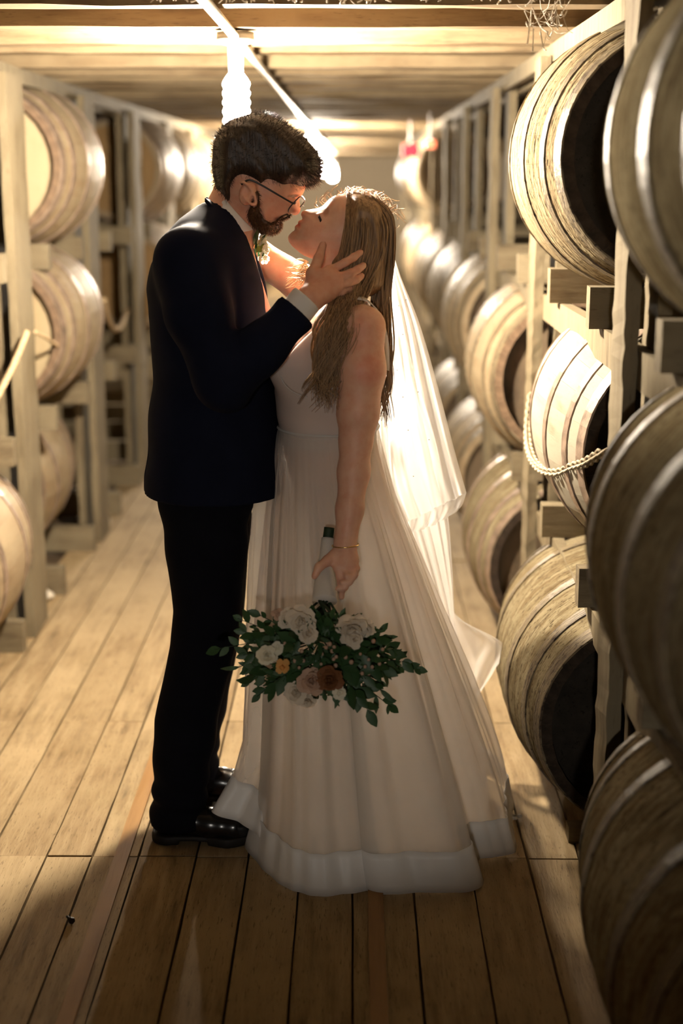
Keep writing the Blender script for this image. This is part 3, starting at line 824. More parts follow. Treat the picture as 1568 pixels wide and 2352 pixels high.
for sgn in (-1, 1):
    dab(Vb, tint, G(672, 450, YG+sgn*0.036), (0.02, 0.028, 0.005), (0.12, 0.10, 0.10))      # eyebrow
    dab(Vb, tint, G(672, 466, YG+sgn*0.038), (0.010, 0.022, 0.003), (0.15, 0.10, 0.10))     # lash line
dab(Vb, tint, G(646, 507), (0.012, 0.028, 0.007), (0.95, 0.60, 0.55))
dab(Vb, tint, G(684, 484), (0.02, 0.02, 0.014), (1.0, 0.82, 0.78))
paint(body_g, tint)
# hair
hv = Vox(axis((G(484, 400)[0], G(742, 400)[0], 0.0034)), axis((YG-0.105, YG+0.105, 0.0034)), axis((zP(470), zP(250), 0.0034)))
hair_poly = polyP([(506, 447), (496, 425), (490, 395), (489, 355), (496, 318), (516, 288), (548, 270), (590, 261), (626, 266), (664, 290), (702, 321), (728, 351), (736, 380), (732, 402), (720, 418), (702, 425),
                   (690, 432), (660, 440), (632, 438), (618, 440), (612, 462), (598, 474), (588, 460), (586, 434), (568, 424), (549, 432), (543, 456), (530, 474)], YG, 240)
hv.inflate(hair_poly, YG, 0.091, 0.050)
S_ = hv.sl((-9, -9, -9), (9, 9, 9)); X_, Y_, Z_ = hv.grid(S_)
hv.F += (0.0022*np.sin(95*X_+40*Z_+6*np.sin(30*Y_))*np.sin(70*Y_+33*Z_)).astype(np.float32)
hair_g, Vh = sculpt('hair', hv, M['hair_g'], groom)
Nh = normals(hair_g); hc = G(610, 370)
fwd = np.array([0.55, 0, 0.25])
def drift_g(p):
    t = (p[0]-hc[0])/0.12
    return np.array([0.5+0.2*t, 0, 0.25 if p[2] > hc[2] else -0.45])*0.7
keep = (np.abs(Vh[:, 1]-YG) < 0.1)
v1, f1 = fuzz(Vh, Nh, keep, 5200, 0.012, 0.00055, drift_g, nrng, 0.7)
v2, f2 = fuzz(Vh, Nh, (Vh[:, 0] > G(700, 400)[0]) & (Vh[:, 2] < zP(360)), 500, 0.020, 0.0006, np.array([0.5, 0, -0.4]), nrng, 0.8)
hv_, hf_ = merge((v1, f1), (v2, f2))
part('hair_strands', hv_, hf_, M['hair_g'], hair_g, True)
# beard: jaw region raised from the face
bv = Vox(axis((G(555, 500)[0], G(680, 500)[0], 0.0027)), axis((YG-0.09, YG+0.09, 0.0027)), axis((zP(548), zP(425), 0.0027)))
ix = np.interp
def resample(src, ax, dst):
    F = src
    for d in range(3):
        i = np.clip(np.searchsorted(ax[d], dst[d])-1, 0, len(ax[d])-2)
        t = ((dst[d]-ax[d][i])/(ax[d][i+1]-ax[d][i])).astype(np.float32); sh = [1, 1, 1]; sh[d] = -1; t = t.reshape(sh)
        F = np.take(F, i, d)*(1-t)+np.take(F, i+1, d)*t
    return F
hF = resample(headF, vx.ax, bv.ax)
bp = polyP([(590, 436), (600, 440), (604, 462), (603, 482), (612, 500), (626, 506), (640, 498), (652, 489), (664, 487), (668, 494), (657, 502), (648, 507), (650, 514), (648, 525), (640, 536), (622, 543), (600, 539), (586, 526), (574, 510), (570, 490), (578, 468), (586, 452)], YG, 120)
pr = bv.prism(bp, YG-0.2, YG+0.2)
lipcut = bv.prism(polyP([(634, 505), (648, 503), (652, 507), (646, 511), (634, 509)], YG, 40), YG-0.03, YG+0.03)
q = hF-0.0065+np.clip(pr+0.010, 0, 1)*0.9
X_, Y_, Z_ = bv.grid(bv.sl((-9, -9, -9), (9, 9, 9)))
q = np.maximum(q, -lipcut-0.001)+0.0012*np.sin(260*X_+90*Y_)*np.sin(230*Z_+120*Y_)
bv.F = np.maximum(q, -(hF+0.004)).astype(np.float32)
beard, Vbd = sculpt('beard', bv, M['beard'], groom)
Nb = normals(beard); jc = G(600, 480)
outw = np.array([((v-jc)@n) for v, n in zip(Vbd, Nb)]) > 0
v1, f1 = fuzz(Vbd, Nb, outw, 2600, 0.0085, 0.00045, np.array([0.25, 0, -0.6]), nrng, 0.7)
part('beard_strands', v1, f1, M['beard'], beard, True)
# glasses
gl = empty('glasses', (0, 0, 0)); gl.parent = groom
fdir = (P(694, 476, YG)-P(672, 454, YG)); fdir /= np.linalg.norm(fdir)
top, bot = P(688, 447, YG), P(658, 480, YG); up_ = top-bot; hgt = np.linalg.norm(up_); up_ /= hgt
mid = (top+bot)/2
def lens_pt(u, w, sgn):
    lat = 0.040+u*0.027; return mid+up_*w*hgt*0.5+np.array([0, sgn*lat, 0])+fdir*(0.016*(0.067-lat)/0.054+0.004)
loop = [(-1, -.55), (-1, .6), (-.75, .95), (0, 1), (.75, .97), (1, .7), (1, -.35), (.7, -.85), (0, -1), (-.7, -.9)]
gm, gmt, gout = newmat('thin_spectacle_glass')
gb = N(gmt, 'ShaderNodeBsdfGlossy'); gb.inputs['Roughness'].default_value = 0.05; gt_ = N(gmt, 'ShaderNodeBsdfTransparent'); mx_ = N(gmt, 'ShaderNodeMixShader'); mx_.inputs[0].default_value = 0.06
gmt.links.new(gt_.outputs[0], mx_.inputs[1]); gmt.links.new(gb.outputs[0], mx_.inputs[2]); gmt.links.new(mx_.outputs[0], gout.inputs['Surface'])
for sgn in (-1, 1):
    L3 = spline([lens_pt(u, w, sgn) for u, w in loop], 50, True)
    v, f = tube(list(L3)+[L3[0]], 0.0015, 6, False); part('lens_rim', v, f, M['frame'], gl)
    part('lens', L3, [tuple(range(len(L3)))], gm, gl, False)
    hinge = lens_pt(1.0, 0.25, sgn)
    tip = G(571, 424, YG+sgn*0.086)
    v, f = tube(spline([hinge, G(673, 467, YG+sgn*0.074), G(636, 446, YG+sgn*0.082), G(600, 425, YG+sgn*0.086), G(572, 413, YG+sgn*0.088), G(554, 424, YG+sgn*0.085)], 20), 0.0022, 6); part('temple', v, f, M['frame'], gl)
v, f = tube(spline([lens_pt(-1, .3, -1), mid+up_*hgt*0.22+fdir*0.026, lens_pt(-1, .3, 1)], 8), 0.0015, 6); part('bridge', v, f, M['frame'], gl)

# ---- clothes
def grid_for(lo, hi, st):
    return Vox(axis((lo[0], hi[0], st)), axis((lo[1], hi[1], st)), axis((lo[2], hi[2], st)))
jk = grid_for((-0.66, 3.08, zP(1165)-0.03), (0.02, 3.86, zP(430)), 0.0072)
def jfold(X, Y, Z):
    return (0.0035*np.sin(16*X+9*Z+2.0*np.sin(7*Z))*np.sin(10*Z-6*Y)+0.0022*np.sin(38*Z+22*X+9*Y)).astype(np.float32)
jk.loft(rowsP(TORSO_G, YG), 2.25, 0.02, 0.0, jfold)
# open front: hollow between the lapels above the waist
slv = [SH, P(455, 720, 3.225), EL, P(600, 800, 3.19), P(683, 714, 3.235), P(705, 690, 3.242)]
jk.chain(slv, [0.080, 0.072, 0.061, 0.053, 0.0435, 0.0415], 0.028)
slv2 = [SH2, P(470, 730, 3.70), EL2, P(650, 880, 3.73), P(722, 902, 3.705)]
jk.chain(slv2, [0.083, 0.074, 0.064, 0.054, 0.046], 0.035)
X_, Y_, Z_ = jk.grid(jk.sl((-9, -9, -9), (9, 9, 9)))
# creases round the bent elbow
d_e = np.sqrt((X_-EL[0])**2+(Y_-EL[1])**2+(Z_-EL[2])**2)
jk.F += (0.004*np.sin(70*(X_*0.5+Z_*0.8))*np.exp(-(d_e/0.11)**2)).astype(np.float32)
# sleeve end and hem planes
def halfspace(vox, p, n):
    n = np.asarray(n)/np.linalg.norm(n); X, Y, Z = vox.grid(vox.sl((-9, -9, -9), (9, 9, 9)))
    return ((X-p[0])*n[0]+(Y-p[1])*n[1]+(Z-p[2])*n[2]).astype(np.float32)
ce = P(683, 714, 3.235); cd = P(709, 685, 3.242)-ce
inarm = (X_ > P(640, 700, 3.23)[0]) & (Z_ > zP(790, 3.2)) & (Y_ < 3.33)
jk.F = np.where(inarm, np.maximum(jk.F, halfspace(jk, ce, cd)), jk.F)
# back vent: a slit with the flap falling a little away
vent = np.abs(Y_-(YG-0.07))-0.003
jk.F = np.where((X_ < G(372, 1000)[0]) & (Z_ < zP(985)), np.maximum(jk.F, -vent), jk.F)
# collar opening
jk.cone(G(545, 420), G(512, 520), 0.060, 0.066, 0.008, 'cut')
jk.cone(G(590, 470), G(600, 700), 0.045, 0.02, 0.01, 'cut')
jacket, _ = sculpt('jacket', jk, M['suit'], groom)
tr = grid_for((-0.60, 3.24, zP(1905, YN)), (-0.12, 3.72, zP(1100)), 0.0068)
def tfold(X, Y, Z):
    return (0.0035*np.sin(42*Z+14*X+8*np.sin(6*Z))*np.sin(9*Z+11*X)+0.004*np.exp(-((Z-0.12)/0.05)**2)*np.sin(110*Z+20*X)).astype(np.float32)
tr.loft(rowsP(LEG_N, YN), 2.1, 0.03, 0.0, tfold)
tr.loft(rowsP(LEG_F, YFAR), 2.1, 0.03, 0.0, tfold)
trousers, _ = sculpt('trousers', tr, M['trouser'], groom)
# shirt: collar band, placket, cuff
def ring_strip(pts, w, up, name, mat, parent, th=0.002):
    """band standing along a closed or open path"""
    V = []; Fc = []; n = len(pts)
    for p, u in zip(pts, up):
        p = np.asarray(p); u = np.asarray(u); V += [p, p+u*w]
    for i in range(n-1): Fc.append((2*i, 2*i+2, 2*i+3, 2*i+1))
    o = part(name, V, Fc, mat, parent)
    sm = o.modifiers.new('thick', 'SOLIDIFY'); sm.thickness = th; sm.offset = 0
    return o
nd = G(540, 430)-G(506, 520); nd /= np.linalg.norm(nd)
side = np.cross(nd, [0, 1, 0]); side /= np.linalg.norm(side)
base_c = (G(489, 452)+G(572, 545))/2
half = np.linalg.norm(G(572, 545)-G(489, 452))/2
ax1 = (G(572, 545)-G(489, 452))/(2*half)
ang = np.linspace(0.15, 2*PI-0.15, 40)
ringp = [base_c+ax1*half*math.cos(a)+np.array([0, 0.066*math.sin(a), 0]) for a in ang]
upv = np.cross([0, 1, 0], ax1); upv = upv*np.sign(upv[2])
ring_strip([p-upv*0.012 for p in ringp], 0.034, [upv]*len(ringp), 'shirt_collar', M['shirt'], groom, 0.003)
# collar points and shirt front
sh_pts = [(557, 530), (566, 560), (577, 610), (594, 665), (612, 716)]
V = []; Fc = []
for i, (a, b) in enumerate(sh_pts):
    for k, yy in enumerate(np.linspace(-0.075, 0.075, 9)):
        V.append(P(a-abs(yy)*180, b, YG+yy))
for i in range(len(sh_pts)-1):
    for k in range(8): q0 = i*9+k; Fc.append((q0, q0+1, q0+10, q0+9))
o = part('shirt_front', V, Fc, M['shirt'], groom); o.modifiers.new('thick', 'SOLIDIFY').thickness = 0.002
tp = spline([P(569, 548, YG-0.004), P(574, 580, YG-0.008), P(584, 622, YG-0.012), P(598, 666, YG-0.014), P(614, 716, YG-0.016)], 14)
V = []; Fc = []
for i, p in enumerate(tp):
    w = 0.018+0.014*i/len(tp)
    for k, yy in enumerate(np.linspace(-1, 1, 7)): V.append(p+np.array([0.006-0.010*yy*yy, yy*w, 0]))
for i in range(len(tp)-1):
    for k in range(6): q0 = i*7+k; Fc.append((q0, q0+1, q0+8, q0+7))
o = part('tie', V, Fc, M['tie'], groom); o.modifiers.new('thick', 'SOLIDIFY').thickness = 0.004
kv = Vox(axis((G(552, 560)[0], G(590, 560)[0], 0.003)), axis((YG-0.03, YG+0.03, 0.003)), axis((zP(578), zP(530), 0.003)))
kv.ell(G(569, 553), (0.013, 0.017, 0.017), 0.002, rot=0.5); sculpt('tie_knot', kv, M['tie'], groom)
cf = grid_for(tuple(P(640, 760, 3.30)-[0, .16, 0]), tuple(P(745, 640, 3.30)+[0, .02, 0]), 0.0032)
c2 = P(703, 684, 3.243)
cf.cone(P(670, 728, 3.232), P(730, 655, 3.25), 0.0385, 0.0365, 0)
cf.F = np.maximum(cf.F, halfspace(cf, c2, cd)); cf.F = np.maximum(cf.F, -halfspace(cf, P(672, 725, 3.232), cd))
sculpt('shirt_cuff', cf, M['shirt'], groom)
# lapel: folded strip along the front edge
for sgn in (-1, 1):
    lp = [(482, 458, .058, .014), (515, 490, .066, .020), (548, 545, .068, .034), (573, 610, .060, .042), (592, 670, .045, .036), (606, 715, .028, .016)]
    V = []; Fc = []
    for (a, b, yy, w) in lp:
        e = P(a, b, YG+sgn*yy); V += [e, e+np.array([-w*0.75, sgn*w*0.75, 0.004]), e+np.array([-w*0.80, sgn*w*0.80, -0.006])]
    for i in range(len(lp)-1):
        for k in range(2): q0 = i*3+k; Fc.append((q0, q0+1, q0+4, q0+3))
    o = part('lapel', V, Fc, M['suit'], groom); o.modifiers.new('thick', 'SOLIDIFY').thickness = 0.004
# shoes
def shoe(yc, xh, name_parent):
    s = empty('shoe', (xh, yc, 0)); s.parent = groom; s.location = np.array((xh, yc, 0))-np.array(groom.location)
    u = grid_for((xh-0.02, yc-0.07, 0.0), (xh+0.32, yc+0.07, 0.14), 0.0042)
    u.chain([(xh+0.045, yc, 0.056), (xh+0.10, yc-0.002, 0.056), (xh+0.155, yc-0.006, 0.046), (xh+0.215, yc-0.008, 0.040), (xh+0.262, yc-0.006, 0.033)], [0.040, 0.036, 0.038, 0.036, 0.021], 0.02)
    u.cone((xh+0.05, yc, 0.06), (xh+0.05, yc, 0.10), 0.038, 0.034, 0.01)
    X, Y, Z = u.grid(u.sl((-9, -9, -9), (9, 9, 9))); u.F = np.maximum(u.F, 0.022-Z).astype(np.float32)
    sculpt('upper', u, M['shoe'], s)
    w = grid_for((xh-0.02, yc-0.07, -0.006), (xh+0.32, yc+0.07, 0.04), 0.0036)
    w.chain([(xh+0.045, yc, 0.012), (xh+0.12, yc-0.002, 0.012), (xh+0.20, yc-0.008, 0.012), (xh+0.272, yc-0.006, 0.012)], [0.043, 0.034, 0.045, 0.022], 0.02)
    X, Y, Z = w.grid(w.sl((-9, -9, -9), (9, 9, 9)))
    lift = np.where((X > xh+0.075) & (X < xh+0.15), 0.012, 0.0015).astype(np.float32)
    w.F = np.maximum(np.maximum(w.F, Z-0.026), lift-Z).astype(np.float32); sculpt('sole', w, M['sole'], s)
    for i in range(4):
        x = xh+0.125+i*0.016; v, f = tube(spline([(x, yc-0.022, 0.083-i*0.004), (x+0.003, yc, 0.0925-i*0.004), (x, yc+0.020, 0.083-i*0.004)], 6), 0.0018, 5); part('lace', v, f, M['sole'], s)
shoe(3.355, PF(348, 1925)[0]+0.0, groom)
shoe(3.59, P(425, 1800, 3.59)[0], groom)
# boutonniere
bt = empty('boutonniere', (0, 0, 0)); bt.parent = groom
def petal_flower(name, c, r, mat, parent, n=9, face=(0.3, -0.8, 0.3), rngp=nrng):
    """ruffled bloom: rings of cupped petals, tighter and steeper towards the middle"""
    f_ = np.asarray(face, float); f_ /= np.linalg.norm(f_); s_ = np.cross(f_, [0, 0, 1]); s_ /= np.linalg.norm(s_); t_ = np.cross(s_, f_)
    c = np.asarray(c); fl = empty(name, tuple(c-wloc(parent))); fl.parent = parent
    rings = ((n, 1.0, 0.10), (n, 0.80, 0.55), (max(4, n-2), 0.58, 0.95), (max(3, n-4), 0.34, 1.25)) if r > 0.02 else ((n, 1.0, 0.15), (max(4, n-2), 0.62, 0.8))
    for ring, (m_, rr, tilt) in enumerate(rings):
        for k in range(m_):
            a = 2*PI*(k+0.5*ring)/m_+rngp.uniform(-.2, .2); d = s_*math.cos(a)+t_*math.sin(a); e = -s_*math.sin(a)+t_*math.cos(a)
            tl = tilt+rngp.uniform(-.25, .25); L = r*rr*rngp.uniform(.85, 1.15); W_ = L*0.42; V = []; Fc = []
            o_ = c+f_*r*(0.05+0.10*ring)
            for i, (u, w) in enumerate(((0.08, 0.35), (0.45, 0.95), (0.80, 1.0), (1.02, 0.55))):
                bend = tl*(0.55+0.6*u)
                for j in (-1, 0, 1):
                    V.append(o_+d*L*u*math.cos(bend)+f_*L*(u*math.sin(bend)*0.9+0.16*abs(j)*(1 if u < 0.9 else 0.4)+rngp.uniform(-.07, .07)*u)+e*W_*w*j)
            for i in range(3):
                for j in range(2): q0 = i*3+j; Fc.append((q0, q0+1, q0+4, q0+3))
            part('petal', V, Fc, mat, fl)
    return fl
def leaf_shape(L, W, n=5):
    V = []; Fc = []
    for i in range(n+1):
        t = i/n; w = W*math.sin(PI*min(1, t*0.96+0.02))**0.8*(1-0.25*t); z = -0.18*L*t*t
        V += [(L*t, -w, z+0.10*w), (L*t, 0, z-0.10*w), (L*t, w, z+0.10*w)]
    for i in range(n):
        for j in range(2): q0 = i*3+j; Fc.append((q0, q0+3, q0+4, q0+1))
    return V, Fc
M['white_petal'] = fabric('creamy_white_petal', (0.85, 0.79, 0.62), 0.3, 0, 0.6, 0.2)
M['leaf'] = fabric('deep_green_leaf', (0.045, 0.105, 0.035), 0.25, 0, 0.45, 0.4, 0.3)
M['leaf2'] = fabric('grey_green_leaf', (0.085, 0.15, 0.075), 0.25, 0, 0.5, 0.35, 0.3)
M['leaf_lime'] = fabric('yellow_green_leaf', (0.26, 0.28, 0.06), 0.3, 0, 0.5, 0.3, 0.2)
for (a, b, y_, r) in ((601, 556, YG-0.02, 0.016), (608, 575, YG-0.03, 0.013), (604, 594, YG-0.015, 0.015)):
    petal_flower('flower', P(a, b, y_), r, M['white_petal'], bt, 6, (0.6, -0.7, 0.2))
LEAFS = [mesh_data('leaf', *leaf_shape(0.045, 0.011), M['leaf'], True), mesh_data('leaf', *leaf_shape(0.030, 0.009), M['leaf_lime'], True)]
for k in range(9):
    p = P(585+nrng.uniform(-4, 16), 550+k*6, YG-0.03+nrng.uniform(-.02, .03)); link('leaf', LEAFS[k % 2], bt, p-wloc(bt), (nrng.uniform(-.6, .6), nrng.uniform(-1.8, -.6), nrng.uniform(-1, 1)))
# ------------------------------------------------------------------ bride
YB = 3.43
brng = np.random.RandomState(11)
bride = empty('person', (P(800, 1000, YB)[0], YB, 0), 'woman in ivory wedding gown and veil leaning back with eyes closed', 'person')
B = lambda px, py, y=YB: P(px, py, y)
head_b = polyP([(776, 447), (762, 453), (752, 461), (743, 471), (733, 476.5), (718, 480), (702, 482.5), (694, 486), (691, 493), (695, 500), (694, 504), (688, 508), (685, 512), (687, 515.5), (682, 519), (677, 523), (677, 528),
                (670, 533), (663, 540), (661, 547), (664, 556), (673, 567), (686, 578), (700, 588), (724, 596), (760, 606), (810, 606), (852, 590), (876, 558), (884, 522), (876, 484), (850, 457), (812, 444)], YB, 260)
bx0, bx1 = B(655, 500)[0], B(895, 500)[0]
vb = Vox(axis((P(480, 500, 3.6)[0], bx0, 0.010), (bx0, bx1, 0.0029), (bx1, 0.22, 0.012)),
         axis((3.06, 3.14, 0.008), (3.14, 3.24, 0.0032), (3.24, 3.55, 0.0036), (3.55, 3.80, 0.010)),
         axis((0.02, zP(1385, 3.17), 0.015), (zP(1385, 3.17), zP(1235, 3.17), 0.0030), (zP(1235, 3.17), zP(620), 0.006), (zP(620), zP(435), 0.0028), (zP(435), zP(428), 0.007)))
TORSO_B = [(672, 745, 812, .085), (690, 728, 836, .125), (715, 708, 862, .168), (750, 682, 880, .178), (800, 655, 884, .168), (850, 637, 882, .165), (895, 635, 876, .158), (940, 640, 868, .146), (978, 645, 862, .138), (1030, 652, 858, .132), (1090, 665, 850, .12), (1150, 690, 840, .11)]
vb.loft(rowsP(TORSO_B, YB), 2.1, 0.02)
for sgn in (-1, 1): vb.ell(B(672, 838, YB+sgn*0.075), (0.055, 0.062, 0.060), 0.03)
vb.chain([B(775, 565), B(772, 625), B(778, 690)], [0.046, 0.047, 0.060], 0.025)
vb.inflate(head_b, YB, 0.072, 0.070, 0.012)
for sgn in (-1, 1):
    vb.ell(B(735, 492, YB+sgn*0.060), (0.017, 0.012, 0.015), 0.010, rot=0.8, op='cut')
    vb.ell(B(740, 501, YB+sgn*0.044), (0.0135, 0.0125, 0.0125), 0.005)                 # closed lid
    vb.ell(B(706, 497, YB+sgn*0.012), (0.011, 0.008, 0.009), 0.006)                   # nostril wing
    vb.ell(B(722, 532, YB+sgn*0.040), (0.026, 0.018, 0.026), 0.022)                   # cheek
vb.ell(B(690, 511.5), (0.006, 0.018, 0.005), 0.004, rot=-0.5)
vb.ell(B(683, 521.5), (0.006, 0.016, 0.0055), 0.004, rot=-0.5)
vb.cone(B(685, 515.5), B(691, 525, YB-0.020), 0.0016, 0.0016, 0.002, 'cut'); vb.cone(B(691, 525, YB-0.020), B(696, 533, YB-0.031), 0.0016, 0.0010, 0.002, 'cut')
# left arm hanging, holding the bouquet
SB, EB, WB = P(836, 752, 3.268), P(817, 1012, 3.225), P(794, 1240, 3.165)
vb.chain([SB, P(830, 850, 3.245), P(822, 950, 3.232), EB, P(812, 1085, 3.212), P(803, 1170, 3.187), WB], [0.046, 0.0535, 0.0465, 0.0365, 0.0355, 0.030, 0.0262], 0.018)
vb.cone(P(806, 735, 3.32), SB, 0.048, 0.044, 0.02)
kb = [P(775, 1302, 3.125), P(791, 1304, 3.122), P(805, 1298, 3.128), P(812, 1286, 3.140)]
for q in kb: vb.cone(P(792, 1250, 3.160), q, 0.021, 0.0135, 0.010)
fb = [[kb[0], P(781, 1336, 3.108), P(785, 1356, 3.100), P(784, 1372, 3.100)],
      [kb[1], P(800, 1330, 3.105), P(792, 1350, 3.094), P(776, 1352, 3.094)],
      [kb[2], P(815, 1320, 3.110), P(803, 1338, 3.098), P(786, 1338, 3.094)],
      [kb[3], P(820, 1306, 3.122), P(810, 1322, 3.108), P(795, 1323, 3.100)]]
for fg, r in zip(fb, (0.0088, 0.0088, 0.0084, 0.0074)): vb.chain(fg, [r*1.15, r, r*0.92, r*0.8], 0.003)
vb.chain([P(778, 1268, 3.150), P(752, 1288, 3.128), P(732, 1303, 3.112), P(722, 1324, 3.104)], [0.016, 0.0125, 0.0105, 0.0082], 0.006)
# right arm reaching up round his neck
vb.chain([P(770, 715, 3.60), P(690, 650, 3.64), P(588, 586, 3.665), P(515, 545, 3.64), P(478, 520, 3.60)], [0.052, 0.047, 0.041, 0.034, 0.026], 0.015)
for k, yo in enumerate((-0.03, -0.01, 0.012, 0.032)):
    vb.chain([P(478, 520+k*4, 3.575+yo*0.5), P(464, 528+k*6, 3.55+yo), P(458, 540+k*6, 3.52+yo)], [0.012, 0.009, 0.0075], 0.004)
# legs under the gown
for yo in (-0.055, 0.055):
    vb.chain([B(765, 1150, YB+yo), B(770, 1500, YB+yo), (B(780, 1700)[0], YB+yo, 0.09), (B(730, 1700)[0], YB+yo, 0.03)], [0.062, 0.050, 0.036, 0.026], 0.02)
body_b, Vbb = sculpt('body', vb, M['skin_b'], bride)
tb = np.ones((len(Vbb), 3))
dab(Vbb, tb, B(688, 516), (0.012, 0.024, 0.0105), (0.95, 0.52, 0.50))
dab(Vbb, tb, B(690, 524, YB-0.022), (0.007, 0.018, 0.012), (0.90, 0.50, 0.48))
dab(Vbb, tb, B(697, 493), (0.014, 0.02, 0.014), (1.0, 0.80, 0.76))
dab(Vbb, tb, B(722, 528, YB-0.05), (0.026, 0.03, 0.028), (1.0, 0.84, 0.80), 0.7)
for sgn in (-1, 1):
    dab(Vbb, tb, B(748, 484, YB+sgn*0.040), (0.009, 0.026, 0.016), (0.55, 0.42, 0.36), 0.7)
dab(Vbb, tb, P(848, 850, 3.20), (0.035, 0.05, 0.04), (1.0, 0.72, 0.70), 0.7)
dab(Vbb, tb, P(835, 765, 3.20), (0.05, 0.05, 0.04), (1.0, 0.80, 0.76), 0.6)
paint(body_b, tb)
# lashes of the closed eyes
for sgn in (-1, 1):
    V = []; Fc = []
    for i, t in enumerate(np.linspace(0, 1, 9)):
        a = B(733.5+t*6.5, 494+t*16, YB+sgn*(0.0585-0.004*(2*t-1)**2)); V += [a, a+np.array([-0.0035, sgn*0.0035, -0.004])]
    for i in range(8): Fc.append((2*i, 2*i+2, 2*i+3, 2*i+1))
    o = part('eyelashes', V, Fc, M['lash'], bride); o.modifiers.new('thick', 'SOLIDIFY').thickness = 0.0012
# bracelet
bc = P(793, 1252, 3.162); ad = (WB-P(803, 1170, 3.187)); ad /= np.linalg.norm(ad); ad = ad+np.array([0.18, 0.25, 0]); ad /= np.linalg.norm(ad)
e1 = np.cross(ad, [0, 1, 0]); e1 /= np.linalg.norm(e1); e2 = np.cross(ad, e1)
v, f = tube([bc+(e1*math.cos(a)+e2*math.sin(a))*0.0305 for a in np.linspace(0, 2*PI, 41)], 0.0016, 8, False); part('bracelet', v, f, M['gold'], bride)

# ---- hair: cap, then long wavy locks
hb = Vox(axis((B(735, 500)[0], B(915, 500)[0], 0.0036)), axis((YB-0.10, YB+0.10, 0.0036)), axis((zP(700), zP(430), 0.0036)))
cap = polyP([(800, 447), (815, 441), (842, 446), (871, 460), (890, 488), (899, 524), (898, 562), (893, 610), (884, 660), (850, 680), (800, 670), (768, 640), (755, 606), (767, 575), (779, 545), (779, 514), (787, 482), (795, 460)], YB, 160)
hb.inflate(cap, YB, 0.087, 0.042)
X_, Y_, Z_ = hb.grid(hb.sl((-9, -9, -9), (9, 9, 9)))
hb.F += (0.0016*np.sin(160*X_+30*Z_+20*Y_)*np.sin(60*Y_+20*Z_)).astype(np.float32)
hair_b, Vhb = sculpt('hair', hb, M['hair_b'], bride)
def lock(pts, r, wave, seed, n=26, sides=5, twist=1.0):
    rr = np.random.RandomState(seed); c = spline(pts, n); m = len(c); out = []
    ph = rr.uniform(0, 6.28); fq = rr.uniform(1.6, 2.6)*twist
    for i, p in enumerate(c):
        t = i/(m-1); w = wave*np.clip((t-0.35)/0.5, 0, 1)
        out.append(p+np.array([w*math.sin(2*PI*fq*t+ph), 0.8*w*math.cos(2*PI*fq*t+ph), 0]))
    rad_ = [r*(0.55+0.45*min(1, 4*i/(m-1)))*(1-0.80*max(0, (i/(m-1)-0.55)/0.45)**1.5) for i in range(m)]
    return tube(out, rad_, sides)
LK = []
def U(a, b): return brng.uniform(a, b)
def clump(ctrl, nst, r0, wave, fq, seed):
    """a tress: strands sharing one wave, spreading at the crown and gathering into a curl"""
    rr = np.random.RandomState(seed); ph = rr.uniform(0, 6.28); c = spline(ctrl, 40); m = len(c)
    for k in range(nst):
        ro = rr.uniform(0, 6.28); rd = rr.uniform(.3, 1.0); out = []; cut = int(m*rr.uniform(.86, 1.0))
        for i in range(cut):
            t = i/(m-1); w = wave*np.clip((t-0.30)/0.40, 0, 1)*(0.8+0.5*t); sp = rd*(0.013*(1-0.35*t))
            tw = ro+2.2*t
            out.append(c[i]+np.array([w*math.sin(2*PI*fq*t+ph)+sp*math.cos(tw), 0.6*w*math.cos(2*PI*fq*t+ph)+0.6*sp*math.sin(tw), 0.25*sp*math.sin(tw)]))
        mm = len(out); r = r0*rr.uniform(.7, 1.25)
        LK.append(tube(out, [r*(0.6+0.4*min(1, 5*i/(mm-1)))*(1-0.82*max(0, (i/(mm-1)-0.6)/0.4)**1.4) for i in range(mm)], 5))
NC = 19
for k in range(NC):      # near side, falling over the shoulder to the front
    s = (k+0.5)/NC+U(-.02, .02)
    ctrl = [P(806+s*34, 443+s*6, YB-0.02-U(0, .015)), P(800+s*80, 500+s*8, YB-0.074-U(0, .008)+0.03*max(0, s-.6)), P(786+s*92, 575, YB-0.085-U(0, .008)+0.035*max(0, s-.6)),
            P(766+s*80, 655, YB-0.108-U(0, .012)+0.02*s), P(742+s*56, 745+U(-8, 8), YB-0.175-U(0, .03)), P(724+s*54, 840+U(-12, 12), YB-0.188-U(0, .03)), P(698+s*76+U(-6, 6), 925+U(-30, 26), YB-0.190-U(0, .03))]
    clump(ctrl, 11, .0023, U(.009, .015), U(2.4, 3.4), 100+k)
for k in range(12):      # behind the shoulder, down the back
    s = (k+0.5)/12
    yy = U(-.06, .04)
    ctrl = [P(822+s*40, 444+s*12, YB+yy*0.7), P(876+s*20, 500, YB+yy), P(878+s*20, 585, YB+yy), P(864+s*26, 680, YB+yy), P(858+s*34, 790, YB+yy-.03), P(860+s*34, 890, YB+yy-.04), P(862+s*32, 965+U(-30, 30), YB+yy-.04)]
    clump(ctrl, 10, .0023, U(.006, .011), U(2.2, 3.0), 400+k)
v, f = merge(*LK); part('hair_locks', v, f, M['hair_b'], hair_b)['kind'] = 'stuff'
FL = []
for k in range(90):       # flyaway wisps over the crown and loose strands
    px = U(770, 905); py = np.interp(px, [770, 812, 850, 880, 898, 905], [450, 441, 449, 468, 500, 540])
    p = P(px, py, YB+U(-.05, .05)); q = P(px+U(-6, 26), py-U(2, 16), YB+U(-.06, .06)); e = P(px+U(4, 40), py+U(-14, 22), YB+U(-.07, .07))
    FL.append(tube(spline([p, q, e], 10), [0.0005]*11, 3))
